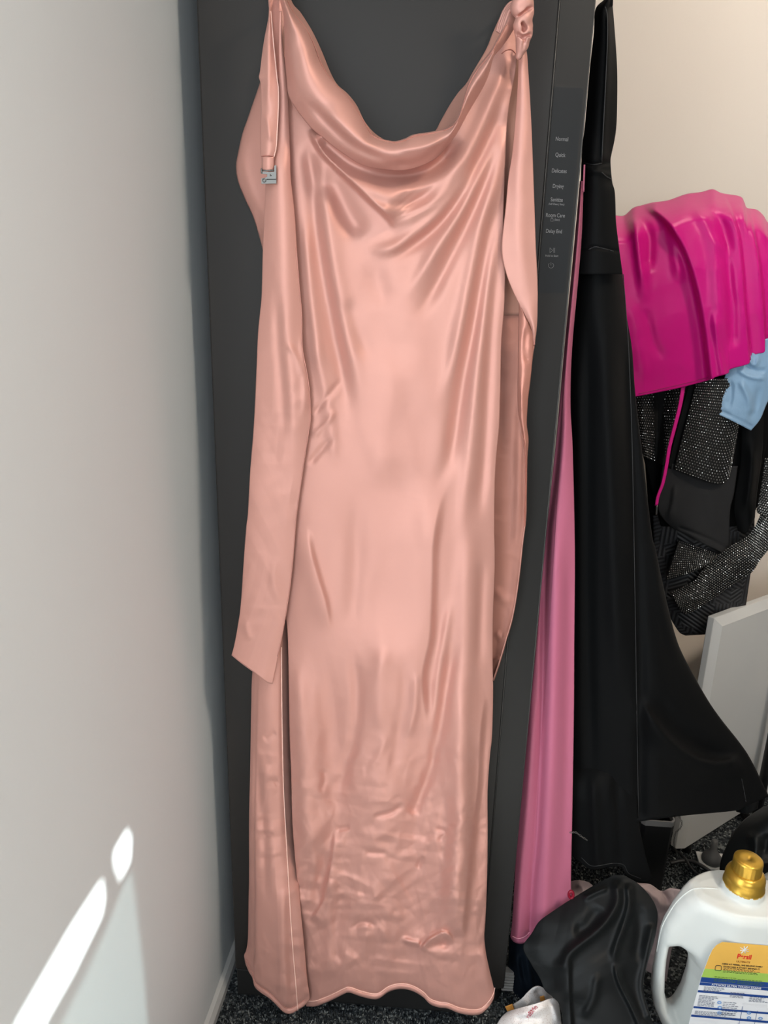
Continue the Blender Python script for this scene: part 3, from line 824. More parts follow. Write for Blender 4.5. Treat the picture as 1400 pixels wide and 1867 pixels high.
# --- left strap with its metal fastener
STR = [(494, 20), (499, 75), (502, 107), (506, 146), (508, 161), (508, 193), (506, 236), (504, 268), (500, 286)]
strap = cloth('strap', [(489, -60), (490, 20), (482, 69), (478, 96), (474, 129), (472, 141), (475, 154), (476, 193), (475, 236), (475, 286)], [(497, -60)] + STR, None, None, 26, 150,
      lambda u, v, x, y: -(0.066 + 0.004 * np.sin(np.pi * u)), M['rose'], dress, [([(484, 205), (490, 240), (493, 262)], 1.5, 5, 'g'), ([(488, 60), (490, 130), (487, 200)], 2, 6, 'g')])
cloth('strap_inside', [(488, -60), (490, 0), (491, 17), (493, 43), (499, 75), (502, 107), (506, 146)], [(512, -60), (516, 0), (520, 17), (516, 64), (513, 96), (511, 120), (508, 146)], None, None, 20, 60,
      lambda u, v, x, y: -(0.064 - 0.010 * u), M['rose'], strap.o)
thread('strap_edge', strap, [(x - 0.6, y) for x, y in STR], 0.0007, M['thread'], strap.o)
thread('strap_edge', strap, [(477, 285), (488, 283.5), (499, 286)], 0.0004, plain('rose_stitch', (0.40, 0.14, 0.11), 0.7, noise=0.05), strap.o)
cloth('strap_tab', [(477, 286), (477, 310)], [(500, 286), (499, 310)], None, None, 10, 10, lambda u, v, x, y: -(0.068 + 0.003 * np.sin(np.pi * u)), M['rose'], strap.o)
def fastener():
    Y = -0.070
    def P(lst): return [at(x, y, Y) for x, y in lst]
    plate_ = P([(476.5, 313), (485, 312.5), (485, 313.5), (500, 313), (500, 302), (503.5, 301), (503.5, 334.5), (476.5, 335), (476.5, 325), (483, 324), (487, 322), (487, 318), (482, 317), (476.5, 316.5)])
    b = prism('buckle', plate_, (0, 0.0022, 0), M['chrome'], dress, 0.0)
    tube('buckle_bar', P([(476.8, 307), (476.8, 316)]), 0.0010, M['chrome'], b, 6, 6)
    tube('buckle_bar', P([(476.8, 311), (500, 310.5)]), 0.0008, M['chrome'], b, 6, 6)
    c = at(481.5, 328.5, Y - 0.0006)
    ring = [c + np.array([0.0017 * math.cos(a), 0, 0.0017 * math.sin(a)]) for a in np.linspace(0, 2 * math.pi, 14)]
    tube('buckle_ring', np.array(ring), 0.0006, M['chrome'], b, 6, 30)
    tube('buckle_ridge', P([(486, 327), (503, 327)]), 0.0005, M['gap'], b, 6, 6)
    lathe('buckle_rivet', [(0.0009, 0), (0.0009, 0.0008), (0.0004, 0.0013)], M['chrome'], b, at(493.5, 319.5, Y), 10, axis=(0, -1, 0))
fastener()

M['rose_shaded'] = satin('rose_satin_shaded', (0.38, 0.165, 0.125), 0.48, 0.5, wrinkle=0.10, sheen=0.03, metal=0.2)  # the body's shadow on the sash tail, put into the colour
# --- right sash: front fall, twisted lower fall and its folded edge
rsash = cloth('sash_tie', [(944, 80), (945, 109), (944, 150), (940, 214), (934, 279), (927, 323), (922, 376), (916, 430), (915, 458), (919, 484), (927, 511), (940, 541), (957, 574), (968, 597), (973, 628)],
      [(957, 80), (961, 100), (963, 128), (967, 193), (970, 257), (974, 366), (977, 451), (980, 516), (980, 560), (979, 592), (975, 629)], None, None, 40, 220,
      lambda u, v, x, y: -(0.040 + 0.004 * np.sin(np.pi * u)), M['rose'], dress, [([(945, 200), (950, 300), (946, 420), (960, 540)], 2.5, 14, 'g')],
      extra=lambda u, v, x, y: 0.0005 * vnoise(x / 20, y / 34, 41))
TR = [(976, 600), (974, 631), (971, 650), (966, 697), (962, 731), (960, 774), (963, 802), (961, 838), (960, 903), (959, 945), (953, 994), (949, 1032), (942, 1086), (934, 1129), (923, 1167), (912, 1204), (899, 1241)]
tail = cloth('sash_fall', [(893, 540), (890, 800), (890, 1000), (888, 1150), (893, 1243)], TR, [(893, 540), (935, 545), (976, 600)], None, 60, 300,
      lambda u, v, x, y: -(0.004 + 0.008 * u ** 3), M['rose_shaded'], rsash.o, [
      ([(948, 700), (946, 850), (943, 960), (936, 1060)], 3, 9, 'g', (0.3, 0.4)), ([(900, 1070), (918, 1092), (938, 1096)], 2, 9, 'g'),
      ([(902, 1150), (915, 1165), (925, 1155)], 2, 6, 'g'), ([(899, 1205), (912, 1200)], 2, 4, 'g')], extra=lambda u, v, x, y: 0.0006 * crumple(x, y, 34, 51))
cloth('sash_fold', [(946, 552), (944, 656), (944, 742), (951, 785), (956, 813), (957, 880), (955, 960)], [(972, 610), (971, 650), (966, 697), (962, 731), (960, 774), (962, 802), (961, 838), (960, 903), (958, 960)], [(946, 552), (955, 572), (972, 610)], None,
      24, 150, lambda u, v, x, y: -(0.024 + 0.005 * np.sin(np.pi * u) - 0.006 * v), M['rose_gloss'], rsash.o, [([(962, 590), (958, 640), (964, 670)], -2.5, 6, 'g'), ([(950, 700), (952, 760)], 1.5, 4, 'g')],
      extra=lambda u, v, x, y: 0.0005 * crumple(x, y, 22, 61))
thread('sash_edge', tail, [(p[0] - 1.0, p[1]) for p in TR[1:]], 0.0007, M['rose'], rsash.o, lift=0.004, n=100)

# --- slit panel at the left of the skirt
PL = [(474, 1020), (470, 1120), (460, 1225), (458, 1283), (457, 1340), (455.6, 1420), (454, 1500), (454, 1600), (453, 1647), (452, 1707), (449, 1731), (445, 1741), (446, 1750), (448, 1759)]
PR = [(526, 1020), (526, 1154), (528, 1225), (529, 1340), (532, 1420), (535, 1500), (541, 1590), (545, 1617), (549, 1667), (555, 1727), (560, 1783), (563, 1805), (565, 1821)]
PB = [(448, 1759), (454, 1773), (460, 1783), (464, 1799), (474, 1809), (494, 1823), (512, 1841), (522, 1848), (532, 1848), (544, 1841), (556, 1833), (565, 1821)]
def slit_depth(u, v, x, y):
    t = np.clip((y - 1480) / 200, 0, 1); t = t * t * (3 - 2 * t)
    edge = np.clip((u - 0.72) / 0.28, 0, 1) ** 1.5
    return -(0.014 + 0.022 * np.sin(np.pi * np.clip(0.08 + u * 0.8, 0, 1)) - (1 - t) * 0.014 * edge + t * 0.024 * np.clip(u * 1.6, 0, 1))
slit = cloth('slit_panel', PL, PR, None, PB, 70, 330, slit_depth, M['rose'], dress, [
    ([(468, 1360), (473, 1440), (481, 1520), (484, 1600), (490, 1660)], -4, 8, 'g', (0.2, 0.3)), ([(463, 1512), (484, 1514), (504, 1520)], 1.2, 5, 'g'), ([(480, 1525), (500, 1518)], -1.2, 5, 'g'),
    ([(470, 1552), (495, 1558), (516, 1552)], 1.2, 6, 'g'), ([(500, 1430), (508, 1424)], -1.2, 6, 'g'), ([(472, 1412), (496, 1416), (510, 1408)], 1.0, 6, 'g'), ([(480, 1350), (505, 1335)], -2, 6, 'g'),
    ([(515, 1600), (516, 1700), (520, 1790), (524, 1840)], 5, 9, 'g', (0.3, 0.05)), ([(478, 1800), (470, 1740), (466, 1700)], 1.5, 6, 'g'), ([(472, 1752), (488, 1730)], 1.5, 6, 'g'),
    ([(x, y - 10) for x, y in PB[:-1]], -2, 2.4, 'g', (0.02, 0.02))], extra=lambda u, v, x, y: 0.0016 * creases(x, y, 71, 44.0) * np.clip((y - 1250) / 200, 0, 1))
thread('seam_piping', slit, [(513, 1180), (513.5, 1260), (514.5, 1330), (516, 1410), (519, 1480), (524, 1570), (528, 1640), (533, 1720), (538, 1780), (543, 1842)], 0.0009, M['thread'], slit.o, n=120)
thread('hem_stitching', slit, [(x, y - 10) for x, y in PB[:-1]], 0.0005, plain('rose_stitch_dark', (0.45, 0.2, 0.16), 0.7, noise=0.05), slit.o, n=60)

# --- knot on the right shoulder
def knot():
    Y0 = -0.062
    segs = []
    def chain(pts, r0, r1, dy=0.0):
        P = [at(x, y, Y0 - d) for x, y, d in pts]
        n = len(P) - 1
        for i in range(n):
            ra = r0 + (r1 - r0) * i / n; rb = r0 + (r1 - r0) * (i + 1) / n
            segs.append((P[i], P[i + 1], ra, rb))
    chain([(951, -70, -0.006), (953, -20, 0), (954, 2, 0.002)], 0.0065, 0.0085)
    chain([(948, 13, 0.0), (957, 9, 0.001)], 0.0100, 0.0088)
    chain([(961, 24, 0.002), (955, 34, 0.004), (950, 45, 0.004)], 0.0070, 0.0074)
    chain([(950, 50, 0.002), (958, 58, 0.001), (962, 48, 0.0)], 0.0070, 0.0052)
    chain([(954, 66, 0.0), (952, 82, -0.003), (946, 102, -0.006)], 0.0082, 0.0036)
    grooves = []
    for pts, r in (([(936, 30), (950, 27), (962, 17), (970, 12)], 0.0016), ([(953, 44), (957, 50), (955, 54)], 0.0021), ([(944, 62), (953, 68), (966, 63)], 0.0013), ([(957, 70), (954, 86), (950, 100)], 0.0011)):
        P = [at(x, y, Y0 - 0.0085 + (0.003 if y > 60 else 0.0)) for x, y in pts]
        grooves += [(P[q], P[q + 1], r) for q in range(len(P) - 1)]
    allp = np.array([s[0] for s in segs] + [s[1] for s in segs])
    lo = allp.min(0) - 0.013; hi = allp.max(0) + 0.013
    def fn(X, Y, Z):
        d = None
        G = np.stack([X, Y, Z], -1)
        for a, b, ra, rb in segs:
            e = b - a
            t = np.clip(((G - a) @ e) / (e @ e), 0, 1)
            q = np.linalg.norm(G - a - t[..., None] * e, axis=-1) - (ra + (rb - ra) * t)
            d = q if d is None else smin(d, q, 0.0040)
        for a, b, r in grooves:
            e = b - a
            t = np.clip(((G - a) @ e) / (e @ e), 0, 1)
            w = (G - a - t[..., None] * e) * np.array([1, 0.35, 1])
            d = -smin(-d, np.linalg.norm(w, axis=-1) - r, 0.0016)
        return d
    V, Fq = surface_net(fn, lo, hi, 0.0011)
    k = mesh('shoulder_knot', V, Fq, M['rose'], dress)
    for i, off in enumerate((0, 4, 8, 12)):
        P = [(944, 3 + off * 0.9), (930, 8 + off), (920 + off * 0.4, 20 + off * 0.9), (912 + off * 0.6, 38 + off * 0.8), (906 + off * 0.7, 58 + off * 0.4)]
        tube('gather_pleat', np.array([at(x, y, -0.036 - 0.004 * i) for x, y in P]), 0.0028, M['rose'], k, 8, 30, r_end=0.0016)
knot()
# upper ends of the shoulders looped over door hooks above the picture
for xx, yy in ((501, -64), (953, -64)):
    c = at(xx, yy, -0.05)
    hk = empty('door_hook', (c[0], 0.0, HT), 'steel over-door hook holding the %s shoulder of the rose dress' % ('left' if xx < 700 else 'right knotted'), 'hook', 'over-door hooks')
    pts = [(c[0], 0.020, HT - 0.001), (c[0], 0.014, HT + 0.003), (c[0], -0.002, HT + 0.003), (c[0], -0.004, HT - 0.02), (c[0], -0.005, c[2] + 0.03), (c[0], -0.014, c[2] - 0.012), (c[0], -0.045, c[2] - 0.012), (c[0], -0.072, c[2] + 0.008), (c[0], -0.076, c[2] + 0.025)]
    tube('hook_wire', np.array(pts), 0.0024, M['chrome'], hk, 8, 60)
# ================================================================== CLOTHES HANGING BESIDE THE CABINET
M['black'] = satin('black_crepe', (0.0045, 0.0047, 0.005), 0.6, 0.12, wrinkle=0.06, sheen=0.0)
M['black_sheen'] = satin('black_satin_lining', (0.006, 0.0065, 0.007), 0.4, 0.3, wrinkle=0.10, sheen=0.0)
M['bubble'] = satin('bubblegum_satin', (0.47, 0.135, 0.215), 0.42, 0.35, wrinkle=0.04, sheen=0.03)
M['magenta'] = satin('magenta_satin', (0.56, 0.007, 0.19), 0.36, 0.45, wrinkle=0.10, sheen=0.0)
M['blue'] = satin('powder_blue_taffeta', (0.22, 0.35, 0.50), 0.36, 0.5, wrinkle=0.25, sheen=0.1, crump=30)
M['nylon'] = satin('black_nylon', (0.0075, 0.0085, 0.009), 0.46, 0.4, wrinkle=0.10, sheen=0.0, crump=14)
M['navy'] = satin('blue_black_velvet', (0.004, 0.007, 0.012), 0.7, 0.2, wrinkle=0.2, sheen=0.02)
M['seam_black'] = plain('black_seam', (0.016, 0.016, 0.017), 0.6, noise=0.1)

pinkd = empty('pink_dress', tuple(at(985, 1700, 0.03)), 'plain bubblegum pink satin dress hanging between cabinet edge and black dress', 'dress')
PKR = [(1064, 330), (1061, 420), (1055, 500), (1043, 634), (1040, 735), (1044, 820), (1048, 1000), (1047, 1168), (1046, 1319), (1043, 1500), (1041, 1600), (1042, 1660)]
PKL = [(1060, 330), (1052, 420), (1044.5, 500), (1032, 634), (1023, 735), (1015, 820), (996, 1000), (981, 1168), (966, 1319), (951, 1450), (942, 1561), (934, 1673), (930, 1708)]
PKL = [(x - 3.0, y) for x, y in PKL[:9]] + [(x - 1.5, y) for x, y in PKL[9:11]] + PKL[11:]
pk = cloth('dress_fabric', PKL, PKR, None, [(930, 1708), (936, 1717), (949, 1721), (962, 1716), (968, 1704), (990, 1690), (1042, 1660)], 70, 300,
      lambda u, v, x, y: 0.047 - 0.012 * np.sin(np.pi * u), M['bubble'], pinkd, [
      ([(1036, 640), (1012, 860), (996, 1000), (990, 1268), (980, 1500), (970, 1617), (966, 1703)], -9, 7, 'g', (0.2, 0.0)),
      ([(1015, 900), (1012, 1150), (1006, 1400), (998, 1560), (992, 1690)], 7, 14, 'g', (0.2, 0.0)),
      ([(1040, 950), (1036, 1250), (1030, 1500), (1022, 1640)], -3, 10, 'g'),
      ([(975, 1250), (963, 1450), (950, 1600), (944, 1715)], 6, 9, 'g', (0.2, 0.0))])
thread('hem_stitching', pk, [(934, 1707), (944, 1711), (956, 1708), (965, 1700)], 0.0006, plain('pale_pink_stitch', (0.85, 0.4, 0.5), 0.6, noise=0.05), pk.o)
cloth('shoulder_strap', [(1064, 300), (1062, 350)], [(1067, 300), (1065, 350)], None, None, 6, 12, 0.034, M['bubble'], pinkd)

blackd = empty('black_dress', tuple(at(1120, 1600, 0.07)), 'long black flared gown hanging at the right edge of the dark cabinet', 'dress')
KR = [(1115, -2), (1117, 13), (1120, 48), (1124.5, 112), (1125.5, 161), (1124, 225), (1120, 257), (1115, 280), (1113, 295), (1116, 331), (1121, 352), (1123, 403), (1128, 446), (1135, 500)]
KL = [(1103, -2), (1090, 17), (1087, 60), (1081, 112), (1076.5, 161), (1071, 225), (1067, 257), (1065, 280), (1064, 300), (1063, 331), (1062, 352), (1059, 403), (1055, 446), (1051, 500)]
KL = KL[:1] + [(x - 4.5, y) for x, y in KL[1:]]
bod = cloth('bodice', KL, KR, None, None, 50, 180, lambda u, v, x, y: 0.062 - 0.018 * np.sin(np.pi * u), M['black'], blackd, [
      ([(1106, 14), (1108, 60), (1105, 140), (1100, 220), (1097, 295)], 5, 8, 'l', (0.1, 0.05), 3.0), ([(1064, 296), (1085, 300), (1112, 296)], -3, 4, 'g', (0, 0)), ([(1064, 306), (1085, 312), (1115, 320)], 3, 5, 'g', (0, 0)), ([(1062, 455), (1085, 451), (1130, 458)], -2.5, 3, 'g', (0, 0))])
for pts in ([(1103, 12), (1107, 30), (1107, 80), (1104, 150), (1100, 230), (1097, 296)], [(1064, 297), (1080, 300), (1097, 298)], [(1097, 314), (1106, 322), (1115, 327)], [(1073, 455), (1085, 450), (1100, 453), (1118, 458)]):
    thread('bodice_seam', bod, pts, 0.0006, M['seam_black'], bod.o, lift=0.0002)
tube('shoulder_strap', np.array([at(1109, 12, 0.055), at(1110, -20, 0.06), at(1106, -90, 0.09), at(1100, -150, 0.12)]), 0.005, M['black'], blackd, 8, 20, flat=0.5)
skr = cloth('skirt', [(1051, 490), (1040, 634), (1036, 735), (1040, 820), (1043, 1000), (1043, 1168), (1041, 1319), (1040, 1500)],
      [(1134, 490), (1141, 567), (1152, 634), (1158, 715), (1170, 819), (1188, 970), (1195, 1000), (1209, 1067), (1229, 1151), (1247, 1198), (1286, 1269), (1313, 1309), (1350, 1356), (1371, 1389), (1402, 1452)], None,
      [(1040, 1500), (1120, 1503), (1172, 1497), (1249, 1487), (1340, 1478), (1360, 1470), (1402, 1452)], 120, 220, lambda u, v, x, y: 0.097 - 0.035 * np.sin(np.pi * u) ** 0.7 + 0.06 * np.clip((x - 1200) / 200, 0, 1), M['black'], blackd, [
      ([(1160, 1260), (1180, 1300), (1220, 1350), (1270, 1385), (1320, 1392), (1352, 1376)], 16, 22, 'r', (0.25, 0.1), 8.0), ([(1180, 1250), (1230, 1320), (1290, 1368), (1345, 1370)], -10, 16, 'g'),
      ([(1100, 520), (1110, 760), (1120, 1000), (1130, 1300)], 10, 18, 'g'), ([(1135, 560), (1150, 800), (1160, 1000), (1168, 1250), (1166, 1480)], -9, 12, 'g', (0.2, 0.0)), ([(1075, 520), (1072, 800), (1074, 1200), (1080, 1490)], -7, 12, 'g'),
      ([(1145, 600), (1175, 850), (1205, 1080), (1250, 1250)], 6, 12, 'g')])
thread('skirt_seam', skr, [(1136, 500), (1146, 640), (1152, 800), (1156, 1000), (1160, 1250), (1164, 1490)], 0.0006, M['seam_black'], skr.o, lift=0.0002)
thread('skirt_seam', skr, [(1352, 1420), (1356, 1440), (1360, 1462)], 0.0006, M['seam_black'], skr.o, lift=0.0002)
frp = cloth('skirt_front_panel', [(1042, 1380), (1041, 1470), (1041, 1539), (1041, 1560)], [(1160, 1380), (1163, 1483), (1174, 1547), (1184, 1585), (1189, 1600)], None,
      [(1041, 1560), (1055, 1570), (1079, 1586), (1117, 1580), (1135, 1583), (1143, 1598), (1169, 1609), (1183, 1607), (1189, 1600)], 70, 90, lambda u, v, x, y: 0.064 - 0.016 * np.sin(np.pi * u) + 0.010 * v + 0.05 * np.clip(1 - v * 2.2, 0, 1) ** 2, M['black'], blackd, [
      ([(1080, 1400), (1085, 1500), (1090, 1580)], 6, 10, 'g', (0.3, 0)), ([(1120, 1400), (1128, 1500), (1130, 1580)], -5, 10, 'g', (0.3, 0))])
thread('hem_seam', frp, [(1060, 1564), (1080, 1579), (1117, 1574), (1137, 1577), (1146, 1592), (1168, 1602)], 0.0005, M['seam_black'], frp.o, lift=0.0002)

# ------------------------------------------------------------------ rail with the heap of clothes
RY = 0.50
railm = plain('black_steel_tube', (0.012, 0.012, 0.013), 0.4, metal=0.3, noise=0.05)
zr = float(at(1300, 372, RY)[2])
xl, xr_ = float(at(1142, 400, RY)[0]), float(at(1620, 400, RY)[0])
rail = empty('clothes_rail', (xr_, RY, 0), 'black steel rail standing under the heaped magenta garment', 'clothes rail')
tube('rail_bar', np.array([(xl, RY, zr - 0.05), (xr_, RY, zr - 0.05)]), 0.011, railm, rail, 12, 6)
for X in (xl + 0.02, xr_ - 0.02):
    tube('rail_post', np.array([(X, RY, zr - 0.055), (X, RY, 0.02)]), 0.010, railm, rail, 12, 6)
    tube('rail_foot', np.array([(X, RY - 0.10, 0.011), (X, RY + 0.14, 0.011)]), 0.010, railm, rail, 12, 6)

mag = empty('magenta_garment', tuple(at(1280, 700, 0.43)), 'bright magenta satin garment thrown over the rail in loose folds', 'garment')
MT = [(1118, 392), (1137, 393), (1154, 379), (1171, 374), (1190, 369), (1218, 365), (1250, 354), (1278, 350), (1299, 345), (1316, 352), (1349, 358), (1357, 369), (1362, 379), (1379, 382), (1391, 392), (1402, 408), (1430, 430), (1470, 460)]
MB = [(1150, 724), (1159, 723), (1186, 718), (1239, 707), (1296, 692), (1303, 688), (1327, 681), (1332, 673), (1365, 663), (1367, 650), (1381, 645), (1394, 641), (1397, 622), (1430, 612), (1490, 600)]
def mag_depth(u, v, x, y):
    r = np.clip(1 - v / 0.16, 0, 1)
    return 0.388 + 0.095 * r ** 2 - 0.02 * np.sin(np.pi * np.clip(v, 0, 1)) + 0.012 * (x - 1150) / 300
mg = cloth('satin_fall', [MT[0], (1126, 470), (1138, 570), (1148, 660), MB[0]], [MT[-1], (1480, 520), MB[-1]], MT, MB, 170, 170, mag_depth, M['magenta'], mag, [
      ([(1176, 372), (1203, 388), (1229, 416), (1250, 452), (1265, 493), (1278, 544), (1289, 609), (1299, 692)], 26, 55, 'l', (0.06, 0.0), 8.0),
      ([(1316, 352), (1331, 386), (1344, 426), (1351, 480), (1357, 566), (1366, 662)], 16, 36, 'r', (0.1, 0.0), 3.0),
      ([(1352, 360), (1362, 380), (1374, 433), (1385, 501), (1395, 640)], 14, 26, 'r', (0.1, 0.0), 3.0),
      ([(1148, 392), (1158, 410), (1163, 448), (1170, 501), (1176, 560)], 10, 9, 'g', (0.1, 0.4)), ([(1172, 392), (1184, 440), (1180, 500)], -8, 10, 'g'),
      ([(1215, 400), (1232, 450), (1240, 520)], 8, 12, 'g'), ([(1260, 370), (1284, 400), (1302, 450), (1310, 540), (1316, 640)], 9, 14, 'g', (0.1, 0.2)), ([(1290, 370), (1320, 420), (1332, 520), (1336, 640)], -7, 10, 'g', (0.1, 0.1)),
      ([(1300, 560), (1308, 620), (1318, 682)], 6, 7, 'g', (0.3, 0)), ([(1176, 560), (1190, 620), (1210, 660)], -4, 9, 'g'), ([(1290, 420), (1330, 470), (1345, 560)], 4, 9, 'g'),
      ([(1140, 540), (1160, 600), (1176, 700)], 4, 14, 'g')], extra=lambda u, v, x, y: 0.0015 * crumple(x, y, 60, 81, 0.8, 1.4))
thread('hem_stitching', mg, [(1164, 718), (1200, 710), (1245, 700), (1292, 688)], 0.0007, plain('magenta_seam', (0.35, 0.0, 0.11), 0.6, noise=0.05), mg.o)
cs = [(1246, 705), (1240, 740), (1230, 780), (1221, 815), (1216, 845), (1209, 880), (1200, 905), (1197, 922)]
cord = cloth('drawstring', [(x - 3.6 + 0.12 * i, y) for i, (x, y) in enumerate(cs)], [(x + 3.2 - 0.12 * i, y) for i, (x, y) in enumerate(cs)], None, None, 6, 50, 0.402, M['magenta'], mag.o if hasattr(mag, 'o') else mag, thick=0.002)
tube('cord_tip', np.array([at(1197.5, 921, 0.402), at(1196.5, 940, 0.402)]), 0.0017, M['chrome'], cord.o, 8, 6)

def rhinestones(name, sheet, step, r, parent, skip=None, hexa=True):
    px, py, Y = sheet.grid
    V, Fc = [], []
    for i in range(1, px.shape[0] - 1, step):
        off = (i // step % 2) * (step // 2) if hexa else 0
        for j in range(1 + off, px.shape[1] - 1, step):
            x, y = px[i, j], py[i, j]
            if skip and skip(x, y): continue
            c = at(x, y, Y[i, j] - 0.0004)
            k = len(V)
            tl = RNG.uniform(-0.35, 0.35, 2)
            for a in range(6):
                an = a * math.pi / 3
                V.append(c + np.array([r * math.cos(an), 0.0003, r * math.sin(an)]))
            for a in range(3):
                an = a * math.pi * 2 / 3 + 0.5
                V.append(c + np.array([0.5 * r * math.cos(an), -r * (0.75 + 0.5 * tl[0] * math.cos(an) + 0.5 * tl[1] * math.sin(an)), 0.5 * r * math.sin(an)]))
            for a in range(3):
                b0, b1, b2 = k + 2 * a, k + (2 * a + 1) % 6, k + (2 * a + 2) % 6
                t0, t1 = k + 6 + a, k + 6 + (a + 1) % 3
                Fc += [(b0, t0, b1), (b1, t0, t1), (b1, t1, b2)]
            Fc.append((k + 6, k + 8, k + 7))
    o = mesh(name, V, Fc, M['stone'], parent, smooth=False)
    return tag(o, kind='stuff')
M['stone'] = plain('crystal_stone', (0.62, 0.61, 0.58), 0.13, metal=0.9, noise=0.35, nscale=420)
M['mesh_black'] = plain('black_mesh_cloth', (0.006, 0.006, 0.006), 0.7, spec=0.2, noise=0.2, nscale=300, bump=0.2, bscale=900)

rt = empty('rhinestone_jacket', tuple(at(1270, 880, 0.41)), 'black jacket with crystal-studded front panels below the magenta garment', 'garment')
A = cloth('studded_pocket', [(1270, 690), (1258, 740), (1246, 785), (1236, 825), (1228, 856)], [(1352, 690), (1349, 740), (1346, 782), (1338, 825), (1331, 860)], None, [(1228, 856), (1262, 869), (1300, 882), (1318, 882), (1328, 872), (1331, 860)], 47, 73,
      lambda u, v, x, y: 0.412 - 0.02 * np.sin(np.pi * u), M['mesh_black'], rt)
rhinestones('rhinestones', A, 2, 0.00145, A.o)
B = cloth('studded_front', [(1152, 700), (1160, 740), (1166, 790), (1173, 832)], [(1262, 690), (1246, 745), (1230, 800), (1216, 850)], None, [(1173, 832), (1192, 841), (1205, 847), (1216, 850)], 41, 59, lambda u, v, x, y: 0.432 - 0.014 * np.sin(3 * np.pi * u), M['mesh_black'], rt)
rhinestones('rhinestones', B, 2, 0.0013, B.o, skip=lambda x, y: abs((x - 1200) - 0.02 * (y - 700)) < 9)
cloth('pocket_edge', [(1256, 700), (1244, 745), (1230, 800), (1217, 852)], [(1268, 700), (1257, 745), (1243, 800), (1228, 858)], None, None, 10, 30, 0.418, M['black'], rt)
cloth('jacket_cloth', [(1150, 700), (1165, 800), (1185, 880), (1205, 960)], [(1420, 690), (1400, 800), (1380, 880), (1350, 960)], None, None, 60, 60, lambda u, v, x, y: 0.455 - 0.02 * np.sin(np.pi * u), M['black'], rt, [([(1290, 860), (1300, 920)], 6, 10, 'g')])

cgo = empty('black_shorts', tuple(at(1270, 1000, 0.40)), 'black cotton shorts leg hanging below the studded jacket front', 'shorts')
cloth('shorts_leg', [(1208, 845), (1204, 880), (1200, 930), (1225, 962), (1243, 970)], [(1345, 850), (1338, 900), (1331, 931), (1329, 990), (1327, 1017)], None, [(1243, 970), (1280, 990), (1310, 1004), (1327, 1017)], 50, 50, lambda u, v, x, y: 0.425 - 0.018 * np.sin(np.pi * u), plain('charcoal_cotton', (0.020, 0.020, 0.021), 0.8, spec=0.2, noise=0.2, nscale=12, bump=0.1, bscale=700), cgo, [
      ([(1230, 880), (1225, 920), (1215, 950)], 5, 8, 'l'), ([(1290, 880), (1300, 930), (1315, 970)], 3, 14, 'g'), ([(1240, 962), (1290, 982), (1327, 1000)], -3, 3, 'g', (0, 0))])
cloth('shorts_leg', [(1352, 770), (1350, 840), (1338, 920), (1345, 968)], [(1392, 740), (1390, 820), (1380, 900), (1376, 945)], None, [(1345, 968), (1360, 972), (1376, 945)], 30, 60, lambda u, v, x, y: 0.43 - 0.012 * np.sin(np.pi * u), M['black'], cgo, [([(1372, 800), (1370, 870), (1360, 940)], 8, 9, 'g')])

blu = empty('blue_garment', tuple(at(1350, 780, 0.40)), 'shiny powder blue ruched garment corner poking out under the magenta satin', 'garment')
bl = cloth('blue_corner', [(1332, 640), (1322, 685), (1308, 724), (1302, 752)], [(1450, 600), (1430, 690), (1402, 728), (1386, 764), (1369, 785)], None, [(1302, 752), (1336, 768), (1369, 785)], 60, 60, lambda u, v, x, y: 0.398 - 0.012 * np.sin(np.pi * u), M['blue'], blu, [
      ([(1345, 690), (1362, 720), (1372, 760)], 5, 6, 'g'), ([(1330, 690), (1332, 720), (1328, 745)], -4, 6, 'g'), ([(1385, 700), (1376, 740), (1370, 770)], -4, 7, 'g'), ([(1340, 672), (1370, 688), (1400, 690)], 4, 4, 'g'), ([(1350, 660), (1380, 676), (1402, 672)], -4, 4, 'g'),
      ([(1360, 650), (1375, 665), (1385, 650)], 5, 4, 'g'), ([(1306, 746), (1340, 762), (1370, 778)], -2.5, 2.5, 'g', (0, 0))], extra=lambda u, v, x, y: 0.0012 * crumple(x, y, 26, 91))

rs2 = empty('rhinestone_skirt', tuple(at(1300, 1090, 0.44)), 'crumpled black skirt sparkling with crystals at the bottom of the heap', 'skirt')
D_ = cloth('studded_fold', [(1238, 984), (1226, 1020), (1213, 1058)], [(1318, 1014), (1310, 1024), (1300, 1030)], None, [(1213, 1058), (1260, 1044), (1300, 1030)], 47, 33, lambda u, v, x, y: 0.432 - 0.01 * np.sin(np.pi * v), M['mesh_black'], rs2)
rhinestones('rhinestones', D_, 2, 0.0014, D_.o)
E_ = cloth('studded_band', [(1223, 1080), (1231, 1098), (1243, 1117)], [(1392, 925), (1405, 955), (1416, 985)], [(1223, 1080), (1266, 1058), (1280, 1040), (1327, 998), (1368, 972), (1392, 925)], [(1243, 1117), (1258, 1118), (1300, 1092), (1334, 1068), (1370, 1044), (1388, 1018), (1416, 985)], 109, 33,
      lambda u, v, x, y: 0.425 - 0.018 * np.sin(np.pi * v) - 0.01 * np.sin(np.pi * u), M['mesh_black'], rs2, [([(1316, 1010), (1330, 1040), (1340, 1066)], 5, 8, 'g')])
rhinestones('rhinestones', E_, 2, 0.0014, E_.o)
C_ = cloth('studded_edge', [(1394, 835), (1390, 870), (1383, 910), (1379, 930)], [(1440, 835), (1440, 880), (1430, 950)], None, [(1379, 930), (1386, 938), (1430, 950)], 27, 49, lambda u, v, x, y: 0.40 - 0.01 * np.sin(np.pi * u), M['mesh_black'], rs2)
rhinestones('rhinestones', C_, 2, 0.0016, C_.o)

